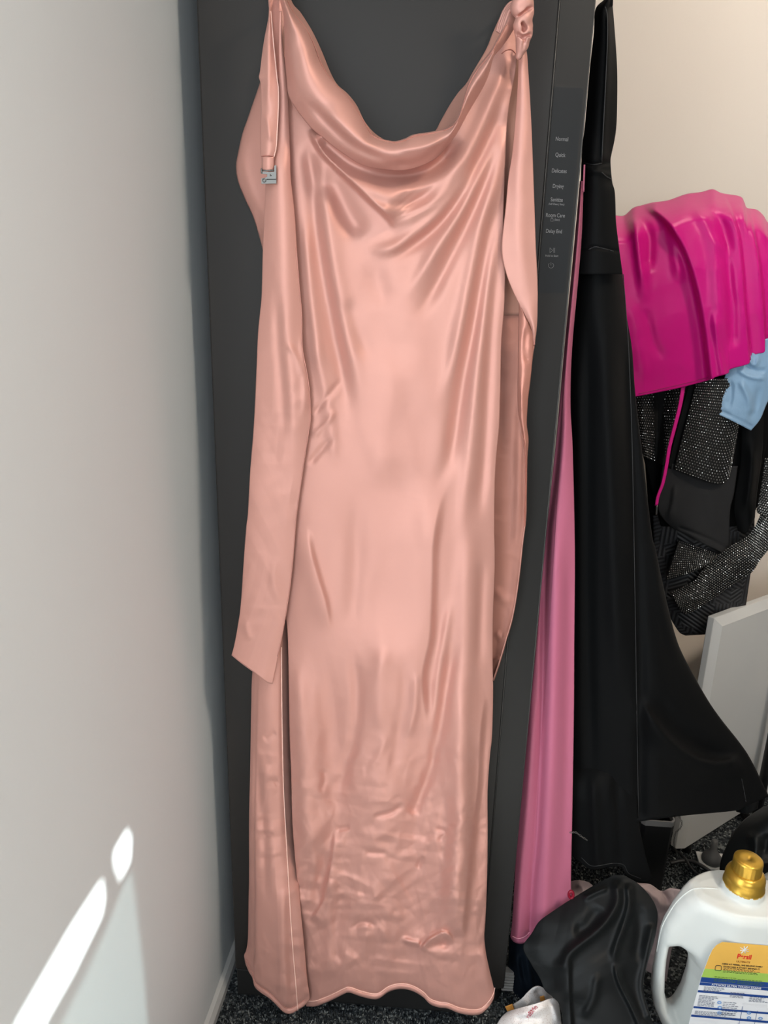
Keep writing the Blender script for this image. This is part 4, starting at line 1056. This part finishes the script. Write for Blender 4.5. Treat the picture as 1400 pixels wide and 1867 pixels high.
def embossed():
    m, nt, b = mat_new('black_embossed_cloth')
    b.inputs['Roughness'].default_value = 0.55
    v = N(nt, 'ShaderNodeTexVoronoi'); v.inputs['Scale'].default_value = 34; v.inputs['Randomness'].default_value = 0.15
    nt.links.new(coords(nt), v.inputs['Vector'])
    sp = N(nt, 'ShaderNodeSeparateColor'); nt.links.new(v.outputs['Color'], sp.inputs[0])
    mul = N(nt, 'ShaderNodeMath', operation='MULTIPLY'); mul.inputs[1].default_value = 3.0; nt.links.new(sp.outputs[0], mul.inputs[0])
    fl = N(nt, 'ShaderNodeMath', operation='FLOOR'); nt.links.new(mul.outputs[0], fl.inputs[0])
    an = N(nt, 'ShaderNodeMath', operation='MULTIPLY'); an.inputs[1].default_value = math.radians(60); nt.links.new(fl.outputs[0], an.inputs[0])
    rot = N(nt, 'ShaderNodeVectorRotate', rotation_type='Y_AXIS'); nt.links.new(coords(nt), rot.inputs['Vector']); nt.links.new(an.outputs[0], rot.inputs['Angle'])
    wv = N(nt, 'ShaderNodeTexWave', bands_direction='X'); wv.inputs['Scale'].default_value = 42; nt.links.new(rot.outputs[0], wv.inputs['Vector'])
    r = N(nt, 'ShaderNodeMix', data_type='RGBA'); r.inputs[6].default_value = (0.004, 0.004, 0.005, 1); r.inputs[7].default_value = (0.028, 0.029, 0.032, 1)
    nt.links.new(wv.outputs[0], r.inputs[0]); nt.links.new(r.outputs[2], b.inputs['Base Color'])
    bp = N(nt, 'ShaderNodeBump'); bp.inputs['Strength'].default_value = 0.6; bp.inputs['Distance'].default_value = 0.002
    nt.links.new(wv.outputs[0], bp.inputs['Height']); nt.links.new(bp.outputs[0], b.inputs['Normal'])
    return m
eb = cloth('embossed_skirt', [(1190, 940), (1196, 1060), (1214, 1110), (1236, 1150), (1250, 1159)], [(1376, 930), (1374, 1010), (1368, 1048), (1358, 1116)], None, [(1250, 1159), (1303, 1154), (1330, 1137), (1358, 1116)], 60, 60,
      lambda u, v, x, y: 0.465 - 0.025 * np.sin(np.pi * u), embossed(), None, [([(1270, 1000), (1300, 1100)], 5, 14, 'g')])
tag(eb.o, 'black garment embossed with geometric stripes, lowest in the heap', 'garment')
# dark inner layers of the heap
hp = cloth('black_lining_garment', [(1140, 400), (1160, 600), (1180, 900), (1200, 1100)], [(1500, 460), (1480, 700), (1420, 850), (1372, 940)], None, [(1200, 1100), (1280, 1060), (1372, 940)], 40, 60, lambda u, v, x, y: 0.482 - 0.008 * np.sin(np.pi * u), M['black'], None)
tag(hp.o, 'plain black garment showing behind the studded jacket in the heap', 'garment')
# ================================================================== THINGS ON THE FLOOR AT THE RIGHT
M['white_gloss'] = plain('white_lacquer', (0.58, 0.58, 0.565), 0.32, noise=0.03, nscale=6)
M['pe'] = plain('white_polyethylene', (0.70, 0.725, 0.70), 0.34, spec=0.45, noise=0.015, nscale=20)
M['gold'] = plain('gold_plastic', (0.66, 0.40, 0.06), 0.30, metal=0.75, noise=0.06, nscale=60)
M['black_plastic'] = plain('black_plastic', (0.012, 0.012, 0.013), 0.45, noise=0.1, nscale=40)

# --- white upright panel (end of a low cabinet) standing behind the black gown
P0 = at_z(1240, 1553, 0.035); P1 = at_z(1400, 1452, 0.035)
dirp = np.array([P1[0] - P0[0], P1[1] - P0[1], 0]); dirp /= np.linalg.norm(dirp)
nrm = np.array([dirp[1], -dirp[0], 0.0])
ztop = float(at_plane(1312, 1131, P0, (0, 1, 0))[2])
Lp = min(0.60, (YB - 0.03 - P0[1]) / dirp[1])
wp = empty('standing_board', tuple(P0), 'white lacquered upright board with chamfered edge behind the black gown', 'board')
tp = 0.024
face0 = P0 + nrm * 0.0
def pp(s, n, z): return P0 + dirp * s - nrm * (n - 0) + np.array([0, 0, z - P0[2]])
prism('board', [pp(0.0, tp, 0.035), pp(Lp, tp, 0.035), pp(Lp, tp, ztop), pp(0.0, tp, ztop)], nrm * tp * 0.55, M['white_gloss'], wp, 0.0015)
bm = bmesh.new()     # chamfered front skin
o_ = [pp(0, tp * 0.45, 0.035), pp(Lp, tp * 0.45, 0.035), pp(Lp, tp * 0.45, ztop), pp(0, tp * 0.45, ztop)]
i_ = [pp(0.014, 0, 0.037), pp(Lp, 0, 0.037), pp(Lp, 0, ztop - 0.016), pp(0.014, 0, ztop - 0.016)]
vo = [bm.verts.new(tuple(v)) for v in o_]; vi = [bm.verts.new(tuple(v)) for v in i_]
bm.faces.new(vi)
for k in range(4):
    bm.faces.new((vo[k], vo[(k + 1) % 4], vi[(k + 1) % 4], vi[k]))
bm_obj('board_face', bm, M['white_gloss'], wp)
for s in (0.05, Lp - 0.04):
    c = pp(s, tp * 0.6, 0)
    lathe('board_foot', [(0.009, 0.0005), (0.009, 0.036)], M['black_plastic'], wp, (c[0], c[1], 0), 14)

# --- grey rubber foot on a white tile
c = at_z(1299, 1580, 0.004)
pad = prism('white_tile', [(c[0] - 0.030, c[1] - 0.014, 0.0065), (c[0] + 0.030, c[1] - 0.018, 0.0065), (c[0] + 0.032, c[1] + 0.034, 0.0065), (c[0] - 0.024, c[1] + 0.036, 0.0065)], (0, 0, 0.004), M['white_gloss'], None, 0.001)
tag(pad, 'small white tile on the carpet under the grey rubber cone', 'tile')
cone = lathe('rubber_foot', [(0.020, 0), (0.0205, 0.004), (0.0195, 0.010), (0.014, 0.018), (0.0078, 0.026), (0.0066, 0.034), (0.0062, 0.050), (0.004, 0.052)], plain('grey_rubber', (0.085, 0.085, 0.085), 0.6, noise=0.06), None, (c[0], c[1] + 0.010, 0.0107), 32)
tag(cone, 'grey cone shaped rubber foot on the white tile', 'rubber foot')

# --- black cables
for i, (pts, r, lab) in enumerate((([(1222, 1574), (1240, 1570), (1259, 1570), (1276, 1577), (1290, 1586), (1302, 1594), (1320, 1600)], 0.0042, 'thick black cable arching to the white tile'),
                       ([(1228, 1548), (1246, 1562), (1262, 1585), (1280, 1600)], 0.0028, 'thin black cable beside the dark bin'))):
    P = np.array([at_z(x, y, 0.014 + 0.012 * math.sin(math.pi * k / (len(pts) - 1))) for k, (x, y) in enumerate(pts)])
    tag(tube('cable', P, r, M['black_plastic'], None, 8, 40), lab, 'cable')

# --- dark bin with grey rim
def bin_():
    Yb = 0.24
    x0, x1 = at(1171, 1500, Yb)[0], at(1232, 1500, Yb)[0]
    zt = at(1200, 1497, Yb)[2]
    cx = (x0 + x1) / 2; hw = (x1 - x0) / 2
    b = empty('waste_bin', (cx, Yb + hw, 0), 'small black bin with grey rim below the black gown', 'bin')
    def ring(s, z): 
        return [(cx + s * hw * sx, Yb + hw + s * hw * sy, z) for sx, sy in ((-0.8, -1), (0.8, -1), (1, -0.8), (1, 0.8), (0.8, 1), (-0.8, 1), (-1, 0.8), (-1, -0.8))]
    rings = [ring(0.86, 0.0005), ring(0.98, zt - 0.012), ring(0.92, zt - 0.012), ring(0.80, 0.004)]
    V = [v for r_ in rings for v in r_]; Fc = []
    for k in range(3):
        for j in range(8):
            Fc.append((k * 8 + j, k * 8 + (j + 1) % 8, (k + 1) * 8 + (j + 1) % 8, (k + 1) * 8 + j))
    Fc += [tuple(range(8))[::-1], tuple(24 + j for j in range(8))]
    mesh('bin_body', V, Fc, M['black_plastic'], b, False)
    rr = [ring(1.0, zt - 0.012), ring(1.03, zt), ring(0.93, zt), ring(0.92, zt - 0.012)]
    V = [v for r_ in rr for v in r_]; Fc = []
    for k in range(4):
        for j in range(8):
            Fc.append((k * 8 + j, k * 8 + (j + 1) % 8, ((k + 1) % 4) * 8 + (j + 1) % 8, ((k + 1) % 4) * 8 + j))
    mesh('bin_rim', V, Fc, plain('grey_rim', (0.30, 0.29, 0.28), 0.5, noise=0.05), b, False)
bin_()
# --- silver chains
def chain_(pts, Y, lab):
    P = catmull(pts, int(max(5, np.linalg.norm(np.diff(np.array(pts, float), axis=0), axis=1).sum() / 3.6)))
    root = empty('silver_chain', tuple(at(P[0][0], P[0][1], Y)), lab, 'chain')
    for k in range(len(P)):
        c = at(P[k][0], P[k][1], Y)
        t = P[min(k + 1, len(P) - 1)] - P[max(k - 1, 0)]; a = math.atan2(-t[1], t[0])
        e = np.array([math.cos(a), 0, math.sin(a)]); w = np.array([-math.sin(a), 0, math.cos(a)]) if k % 2 == 0 else np.array([0, 1, 0])
        tube('chain_link', np.array([c + 0.0022 * math.cos(q) * e + 0.0012 * math.sin(q) * w for q in np.linspace(0, 2 * math.pi, 9)]), 0.0005, M['chrome'], root, 5, 14)
chain_([(1041, 1518), (1050, 1518), (1060, 1525), (1069, 1531)], 0.028, 'short silver chain against the black gown beside the pink dress')
chain_([(1239, 1490), (1243, 1500), (1240, 1510), (1232, 1518), (1229, 1530), (1229, 1543), (1235, 1558)], 0.20, 'silver chain hanging beside the dark bin')

# --- black bag slumped at the right, behind the bottle
bg_ = cloth('black_bag', [(1392, 1470), (1350, 1500), (1325, 1540), (1312, 1580), (1316, 1625)], [(1480, 1470), (1490, 1560), (1480, 1640)], None, None, 50, 50, lambda u, v, x, y: 0.27 - 0.05 * np.sin(np.pi * u) - 0.06 * v, M['nylon'], None, [
      ([(1370, 1510), (1378, 1550), (1360, 1590)], 8, 9, 'g'), ([(1340, 1560), (1380, 1575), (1420, 1570)], 6, 7, 'g'), ([(1400, 1520), (1390, 1560)], -6, 8, 'g')], thick=0.004)
tag(bg_.o, 'black slumped bag behind the gold-capped bottle at the right', 'bag')
sh = cloth('black_pouch', [(1338, 1468), (1342, 1480)], [(1384, 1455), (1382, 1474)], None, [(1342, 1480), (1362, 1484), (1382, 1474)], 16, 12, lambda u, v, x, y: 0.20 - 0.02 * np.sin(np.pi * u), M['black_sheen'], None, thick=0.006)
tag(sh.o, 'small black pouch showing under the gown hem at the right', 'pouch')

# --- detergent bottle
def bottle():
    YC = 0.0; HD = 0.052
    root = empty('detergent_bottle', (float(at(1345, 1800, YC)[0]), YC, 0), 'big white detergent bottle with gold cap and printed yellow label', 'bottle')
    q = lambda x, y: tuple(at(x, y, YC)[[0, 2]])
    left = [q(*p) for p in ((1318, 1622), (1302, 1620), (1280, 1619), (1263, 1621), (1247, 1631), (1229, 1650), (1211, 1680), (1204, 1700), (1197, 1735), (1190, 1770), (1187, 1800), (1191, 1830), (1203, 1858))]
    zb = 0.0
    xl_ = left[-1][0]
    xc = q(1350, 1640)[0]
    out = left + [(xl_ + 0.012, 0.018), (xl_ + 0.022, 0.002), (xl_ + 0.030, 0.0)]
    xr2 = xc + 0.118
    ztop_ = left[0][1]
    out += [(xr2 - 0.02, 0.0), (xr2 - 0.006, 0.008), (xr2, 0.03), (xr2 + 0.004, ztop_ - 0.11), (xr2 - 0.006, ztop_ - 0.065), (xr2 - 0.045, ztop_ - 0.022), (xc + 0.036, ztop_ + 0.001)]
    hole = [q(*p) for p in ((1219, 1716), (1232, 1713), (1247, 1722), (1255, 1740), (1256, 1765), (1250, 1795), (1240, 1822), (1228, 1838), (1216, 1830), (1210, 1805), (1211, 1770), (1214, 1740))]
    zsh = at(1330, 1672, YC - HD)[2]
    def fn(X, Y, Z):
        d2 = poly_sdf(X, Z, out)
        dh = -poly_sdf(X, Z, hole)
        # depth: full below the shoulder, tapering to the top; slimmer at the handle
        hd = HD - np.clip((Z - zsh) / (ztop_ - zsh), 0, 1.3) * 0.030
        hx = np.clip((X - (xl_ - 0.012)) / 0.085, 0, 1)
        hd = hd * (0.38 + 0.62 * hx * hx * (3 - 2 * hx))
        r = 0.018
        a = smin(d2, d2, 1e-6)
        w1 = a + r; w2 = np.abs(Y - YC) - hd + r
        d = np.sqrt(np.maximum(w1, 0) ** 2 + np.maximum(w2, 0) ** 2) + np.minimum(np.maximum(w1, w2), 0) - r
        # grip opening flares towards both faces
        flare = dh + 0.004 - 0.0 * Z
        fl = dh + np.clip((np.abs(Y - YC) - 0.004) * 0.35, 0, 0.02)
        d = -smin(-d, -fl, 0.010)
        neck = np.maximum(np.sqrt((X - xc) ** 2 + (Y - YC) ** 2) - 0.0295, np.abs(Z - (ztop_ + 0.001)) - 0.016)
        return smin(d, neck, 0.014)
    lo = (min(p[0] for p in out) - 0.006, YC - HD - 0.006, -0.004); hi = (xr2 + 0.012, YC + HD + 0.006, ztop_ + 0.024)
    V, Fq = surface_net(fn, lo, hi, 0.0026)
    body_ = mesh('bottle_body', V, Fq, M['pe'], root)
    sm = body_.modifiers.new('smooth', 'SMOOTH'); sm.iterations = 4; sm.factor = 0.5
    # cap: ribbed dosing cap on a wide collar
    zc = ztop_ + 0.010
    k_ = 0.87
    sc_ = lambda L: [(r * k_, h * 0.82) for r, h in L]
    cap = lathe('cap_collar', sc_([(0.0325, 0.0), (0.0338, 0.002), (0.0338, 0.006), (0.0326, 0.008), (0.0324, 0.020), (0.0320, 0.024), (0.0300, 0.030), (0.0265, 0.034), (0.0245, 0.035)]), M['gold'], root, (xc, YC, zc), 72)
    lathe('cap_knob', sc_([(0.0240, 0.0), (0.0240, 0.002), (0.0236, 0.022), (0.0232, 0.0245), (0.0215, 0.0262), (0.004, 0.0262), (0.003, 0.0254), (0.0005, 0.0254)]), M['gold'], cap, (xc, YC, zc + 0.0282), 96,
          ribs=lambda k, r, h: r - (0.0007 if (k % 4 == 0 and 0.001 < h < 0.017) else 0.0))
    # mould seam
    Pm = catmull([(x, z) for x, z in left[:9]], 50)
    tube('mould_seam', np.array([(x - 0.0, YC, z) for x, z in Pm]), 0.0009, M['pe'], body_, 6, 50)
    # ---------------- label
    YL = YC - HD - 0.0009
    EX = np.array([1.0, 0, 0])
    def lp(px, py): w = at(px, py, YL); return w[0], w[2]
    xL = [lp(*p) for p in ((1316, 1717), (1306, 1722), (1298, 1731), (1292, 1744), (1278, 1781), (1272, 1805), (1259, 1852), (1250, 1890))]
    xm = lp(1361, 1743)[0]
    zt = lp(1360, 1724)[1]
    def left_x(z): 
        zs = np.array([p[1] for p in xL])[::-1]; xs = np.array([p[0] for p in xL])[::-1]
        return float(np.interp(z, zs, xs))
    def band(name, z0, z1, mat, lift, parent, inset=0.0):
        n = 16; V = []; Fc = []
        for k in range(n + 1):
            z = z0 + (z1 - z0) * k / n
            a = left_x(z) + inset
            V += [(a, YL - lift, z), (min(2 * xm - a, xr2 - 0.012), YL - lift, z)]
        for k in range(n):
            Fc.append((2 * k, 2 * k + 1, 2 * k + 3, 2 * k + 2))
        o = mesh(name, V, Fc, mat, parent, False)
        return o
    zbot = 0.035
    ztl = max(p[1] for p in xL)
    white = plain('label_white', (0.80, 0.81, 0.83), 0.4, noise=0.01)
    gold = plain('label_gold', (0.80, 0.46, 0.09), 0.4, noise=0.18, nscale=14)
    green = plain('label_green', (0.36, 0.55, 0.10), 0.4, noise=0.1, nscale=14)
    blue = plain('label_blue', (0.012, 0.055, 0.25), 0.4, noise=0.05)
    red = plain('label_red', (0.72, 0.03, 0.02), 0.4, noise=0.02)
    ink = plain('label_ink', (0.03, 0.025, 0.02), 0.5, noise=0.05)
    lab = band('front_label', zbot, ztl, white, 0.0, root)
    z_at = lambda x, y: lp(x, y)[1]
    zg = z_at(1290, 1766); zbl = z_at(1279, 1781); zbl2 = z_at(1277, 1790)
    band('gold_field', zg, ztl, gold, 0.0004, lab, 0.0004)
    band('green_band', zbl, zg, green, 0.0004, lab, 0.0004)
    band('blue_band', zbl2, zbl, blue, 0.0004, lab, 0.0004)
    zs2 = zbl2 - 0.0006
    band('blue_band', z_at(1275, 1795.5), zs2, blue, 0.0004, lab, 0.0004)
    for ya, yb in ((1804.5, 1808.5), (1834.5, 1838), (1850, 1854)):
        band('blue_band', z_at(1270, yb), z_at(1270, ya), blue, 0.0004, lab, 0.0004)
    YT = YL - 0.0008
    def T(s, px, py, size, mat, squash=1.0, bold=0.0, align='CENTER'):
        x, z = lp(px, py)
        text('label_lettering', s, (x, YT, z), EX, EZ, size, mat, lab, align=align, squash=squash, bold=bold)
    T('Persil', 1356.5, 1744, 0.0118, red, 0.80, 0.00035)
    T('ULTIMATE', 1354.5, 1753.2, 0.0043, plain('label_brown', (0.33, 0.12, 0.02), 0.4, noise=0.02), 1.0, 0.0001)
    T('HERE AT PERSIL, WE BELIEVE EVERY', 1353, 1759.5, 0.0037, ink, 1.0, 0.0001)
    T('STAIN HAS A STORY BEHIND IT.', 1352, 1764.2, 0.0037, ink, 1.0, 0.0001)
    T('ATTACKS ULTRA TOUGH STAINS', 1342, 1798 - 0.0, 0.0052, white, 0.92, 0.0001)
    T('USE ONLY AS DIRECTED', 1339, 1806.5, 0.0036, white, 1.0)
    T('HOW TO GET GREAT RESULTS', 1314, 1817.5, 0.0036, white, 1.0)
    T('HOW MUCH TO USE', 1374, 1831, 0.0036, white, 1.0)
    T('INGREDIENTS', 1297, 1845.5, 0.0034, white, 1.0)
    T('ENVIRONMENTAL INFO', 1286, 1860.5, 0.0034, white, 1.0)
    # starburst above the name
    x, z = lp(1356.5, 1731)
    for k, a in enumerate(np.radians([15, 60, 100, 150, 200, 245, 290, 335])):
        r_ = 0.0075 if k % 2 else 0.0062
        tube('label_star', np.array([(x, YT, z), (x + 0.5 * r_ * math.cos(a), YT, z + 0.5 * r_ * math.sin(a)), (x + r_ * math.cos(a), YT, z + r_ * math.sin(a))]), 0.0008, white, lab, 5, 6, flat=0.4)
    # unreadable small print: broken rules
    def small_print(px0, px1, rows, z0y, dy, mat, h=0.0009):
        V, Fc = [], []
        x0 = lp(px0, z0y)[0]; x1 = lp(px1, z0y)[0]
        zz = lp((px0 + px1) / 2, z0y)[1]
        for r_ in range(rows):
            xx = x0
            end = x1 - (RNG.uniform(0, 0.25) * (x1 - x0))
            while xx < end:
                w = RNG.uniform(0.0018, 0.0052)
                k = len(V); z_ = zz - r_ * dy
                V += [(xx, YT, z_), (xx + w, YT, z_), (xx + w, YT, z_ + h), (xx, YT, z_ + h)]
                Fc.append((k, k + 1, k + 2, k + 3)); xx += w + 0.0011
        tag(mesh('label_small_print', V, Fc, mat, lab, False), kind='stuff')
    small_print(1318, 1388, 4, 1767.5, 0.0024, ink, 0.0008)
    dkg = plain('label_dark_green', (0.08, 0.16, 0.02), 0.5, noise=0.02); inkb = plain('label_ink_blue', (0.12, 0.14, 0.22), 0.5, noise=0.05)
    small_print(1302, 1342, 4, 1782, 0.0026, dkg); small_print(1344, 1392, 4, 1787, 0.0026, dkg)
    small_print(1283, 1320, 5, 1800, 0.0022, inkb, 0.0008); small_print(1331, 1358, 5, 1810, 0.0022, inkb, 0.0008); small_print(1366, 1398, 5, 1818, 0.0022, inkb, 0.0008)
    small_print(1274, 1306, 8, 1816, 0.0027, inkb, 0.0009); small_print(1318, 1348, 8, 1828, 0.0034, inkb, 0.0009); small_print(1266, 1340, 4, 1846, 0.0026, inkb, 0.0009)
    for px, py, w_, h_ in ((1353.3, 1834, 0.0006, 0.036), (1380, 1842, 0.0005, 0.030)):
        x, z = lp(px, py)
        mesh('label_rule', [(x, YT, z - h_), (x + w_, YT, z - h_), (x + w_, YT, z), (x, YT, z)], [(0, 1, 2, 3)], blue, lab, False)
    bl2 = plain('label_pale_blue', (0.16, 0.32, 0.62), 0.5, noise=0.05)
    for px, py in ((1311, 1827), (1312, 1836), (1311, 1846), (1365, 1846), (1365, 1855), (1386, 1856)):
        x, z = lp(px, py)
        ring_ = [(x + 0.0026 * math.cos(a), YT, z + 0.0022 * math.sin(a)) for a in np.linspace(0, 2 * math.pi, 12)]
        tube('label_pictogram', np.array(ring_), 0.0006, bl2, lab, 5, 24)
    x, z = lp(1309, 1764)
    ring_ = [(x + 0.004 * sx, YT, z + 0.0045 * sz) for sx, sz in ((-1, -1), (1, -1), (1, 0.7), (0.2, 1), (-1, 0.7), (-1, -1))]
    tube('label_pictogram', np.array(ring_), 0.0004, ink, lab, 5, 30)
bottle()

# --- second white bottle at the frame edge
x2, y2 = at(1432, 1640, 0.09)[0], 0.09
w2 = lathe('white_bottle', [(0.040, 0.0005), (0.043, 0.004), (0.043, 0.16), (0.040, 0.19), (0.026, 0.215), (0.017, 0.225), (0.017, 0.245), (0.015, 0.25)], M['pe'], None, (x2 + 0.012, y2 + 0.03, 0), 40)
tag(w2, 'plain white bottle half hidden behind the gold-capped detergent at the right edge', 'bottle')

# --- crumpled pale fabric, black bag, black bundle, ridged vent, mesh trainer
pale = cloth('pale_garment', [(1028, 1612), (1030, 1650), (1032, 1690)], [(1240, 1612), (1244, 1660), (1226, 1720), (1215, 1790)], [(1028, 1612), (1050, 1605), (1072, 1608), (1090, 1620), (1120, 1612), (1141, 1600), (1160, 1609), (1185, 1612), (1206, 1625), (1222, 1620), (1240, 1622)], None, 120, 60,
      lambda u, v, x, y: 0.115 - 0.05 * v, satin('pale_mauve_cotton', (0.42, 0.33, 0.33), 0.8, 0.2, wrinkle=0.3, sheen=0.05, crump=30), None, [
      ([(1150, 1604), (1175, 1622), (1200, 1640), (1212, 1665)], 8, 8, 'g'), ([(1190, 1616), (1210, 1632), (1218, 1650)], -7, 6, 'g'), ([(1200, 1660), (1206, 1690), (1200, 1720)], 5, 6, 'g'), ([(1050, 1608), (1064, 1622), (1058, 1640)], 6, 6, 'g')],
      extra=lambda u, v, x, y: 0.003 * crumple(x, y, 30, 101))
tag(pale.o, 'crumpled pale mauve garment on the floor behind the black nylon bag', 'garment')
rd = tube('red_hair_tie', np.array([at(1041 + 4 * math.cos(a), 1631 + 6 * math.sin(a), 0.020) for a in np.linspace(0, 2 * math.pi, 12)]), 0.0024, plain('dark_red_sequin', (0.22, 0.004, 0.02), 0.35, noise=0.3, nscale=300), None, 8, 40)
tag(rd, 'dark red sequinned hair tie beside the pink dress hem', 'hair tie')

nb = cloth('nylon_bag', [(1120, 1595), (1083, 1614), (1040, 1640), (1001, 1666), (982, 1681), (969, 1702), (953, 1727), (967, 1756), (984, 1784), (993, 1805), (1010, 1820), (1020, 1833), (1026, 1867), (1024, 1930)],
      [(1136, 1595), (1162, 1610), (1181, 1629), (1194, 1649), (1199, 1670), (1194, 1709), (1177, 1769), (1173, 1805), (1181, 1837), (1190, 1867), (1200, 1930)], None, None, 120, 160,
      lambda u, v, x, y: 0.055 - 0.125 * np.clip((y - 1595) / 270, 0, 1.1) - 0.018 * np.sin(np.pi * u) * np.sin(np.pi * np.clip(v, 0, 1)), M['nylon'], None, [
      ([(1122, 1600), (1126, 1640), (1113, 1670), (1090, 1696), (1060, 1720), (1036, 1742), (1022, 1775)], 9, 9, 'g', (0.1, 0.2)), ([(1144, 1608), (1147, 1650), (1136, 1690), (1122, 1730), (1119, 1762)], 8, 7, 'g', (0.1, 0.2)),
      ([(1119, 1750), (1128, 1790), (1150, 1835), (1170, 1880)], 8, 10, 'l', (0.2, 0.1), 4.0), ([(1036, 1742), (1036, 1800), (1040, 1870)], 8, 26, 'r', (0.2, 0.0), 5.0), ([(1096, 1650), (1070, 1690), (1040, 1700)], -6, 14, 'g'),
      ([(1192, 1680), (1178, 1750), (1170, 1800), (1182, 1850)], 6, 8, 'g', (0.1, 0)), ([(1060, 1640), (1090, 1625), (1112, 1618)], 5, 6, 'g'), ([(1160, 1640), (1165, 1700), (1155, 1760)], -7, 12, 'g'), ([(1090, 1770), (1082, 1820), (1060, 1860)], 4, 8, 'g')],
      extra=lambda u, v, x, y: 0.0016 * creases(x, y, 111, 80.0), thick=0.002)
tag(nb.o, 'glossy black nylon bag slumped on the floor beside the detergent bottle', 'bag')

bb = cloth('black_bundle', [(928, 1705), (927, 1740), (926, 1770), (930, 1792), (936, 1806), (940, 1824)], [(985, 1690), (990, 1750), (1000, 1800), (1012, 1826)], None, None, 40, 50, lambda u, v, x, y: 0.074 - 0.014 * np.sin(np.pi * u) - 0.03 * v, M['navy'], None, [
      ([(940, 1730), (945, 1770), (955, 1815)], 5, 6, 'g'), ([(958, 1730), (965, 1775), (972, 1815)], 5, 6, 'g'), ([(950, 1740), (955, 1790)], -4, 5, 'g')])
tag(bb.o, 'blue-black cloth bundle on the carpet under the pink dress hem', 'bundle')
vn = empty('ridged_block', tuple(at_z(928, 1822, 0)), 'small grey-white ridged block between cabinet foot and black bundle', 'block')
vx0, vx1 = 0.2260, 0.2440
box('block_body', vx0, vx1, 0.048, 0.060, 0.0065, 0.045, plain('dirty_white_plastic', (0.38, 0.37, 0.35), 0.6, noise=0.1), vn)
for k in range(6):
    box('block_rib', vx0 - 0.001, vx1 + 0.001, 0.0455, 0.0485, 0.008 + k * 0.006, 0.0112 + k * 0.006, plain('dirty_white_rib', (0.42, 0.41, 0.39), 0.6, noise=0.1) if k == 0 else bpy.data.materials['dirty_white_rib'], vn, 0.0005)

def trainer():
    m, nt, b = mat_new('white_mesh_fabric')
    b.inputs['Roughness'].default_value = 0.75
    v = N(nt, 'ShaderNodeTexVoronoi'); v.inputs['Scale'].default_value = 420; nt.links.new(coords(nt), v.inputs['Vector'])
    r = N(nt, 'ShaderNodeValToRGB'); r.color_ramp.elements[0].position = 0.10; r.color_ramp.elements[0].color = (0.55, 0.43, 0.38, 1); r.color_ramp.elements[1].position = 0.35; r.color_ramp.elements[1].color = (0.82, 0.78, 0.76, 1)
    nt.links.new(v.outputs['Distance'], r.inputs[0]); nt.links.new(r.outputs[0], b.inputs['Base Color'])
    root = empty('mesh_shoe', tuple(at_z(965, 1860, 0)), 'crumpled white mesh shoe with red lettering and orange collar on the carpet', 'shoe')
    bk = cloth('shoe_collar', [(923, 1839), (930, 1848), (936, 1856)], [(1004, 1812), (1010, 1824), (1012, 1840)], [(923, 1839), (942, 1828), (960, 1812), (976, 1800), (990, 1801), (1004, 1812)], None, 60, 40, lambda u, v, x, y: 0.0 - 0.022 * np.sin(np.pi * u), m, root, [
         ([(975, 1803), (985, 1815), (990, 1830)], -6, 6, 'g'), ([(950, 1820), (965, 1835)], 3, 8, 'g')], thick=0.002)
    cloth('orange_trim', [(921, 1836), (927, 1849)], [(934, 1831), (938, 1843)], None, None, 10, 12, -0.014, plain('orange_rib', (0.62, 0.27, 0.05), 0.7, noise=0.2, nscale=500), bk.o)
    cloth('orange_lining', [(984, 1818), (985, 1826)], [(992, 1816), (994, 1824)], None, None, 8, 8, -0.023, bpy.data.materials['orange_rib'], bk.o)
    fr = cloth('shoe_upper', [(925, 1844), (914, 1854), (906, 1867), (896, 1890), (890, 1920)], [(1017, 1822), (1021, 1840), (1024, 1867), (1028, 1890), (1030, 1920)], [(925, 1844), (945, 1838), (980, 1829), (1003, 1821), (1010, 1820), (1017, 1822)], None, 80, 60, lambda u, v, x, y: -0.020 - 0.040 * np.sin(np.pi * np.clip(0.1 + 0.8 * u, 0, 1)) - 0.03 * v, m, root, [
         ([(940, 1852), (970, 1846), (1005, 1830)], 4, 8, 'g'), ([(935, 1862), (965, 1856), (990, 1862)], -3, 6, 'g'), ([(1004, 1826), (1012, 1845), (1018, 1867)], 4, 5, 'g')], thick=0.002)
    red = plain('shoe_lettering_red', (0.60, 0.04, 0.10), 0.5, noise=0.05)
    o0 = on(fr, 969, 1845, 0.0012)
    a = math.radians(64); ex = np.array([math.cos(a), 0, math.sin(a)]); ez = np.array([-math.sin(a), 0, math.cos(a)])
    def cv(x, y):
        p = o0 + ex * x + ez * y
        # drop the letters on to the cloth surface
        d = p - CAM; zc = d @ CF; qx = 700 + F_PX * (d @ CR) / zc; qy = 933.5 - F_PX * (d @ CU) / zc
        return tuple(on(fr, qx, qy, 0.0012))
    text('shoe_lettering', 'raBMe', o0, ex, ez, 0.0105, red, fr.o, curve=cv)
trainer()
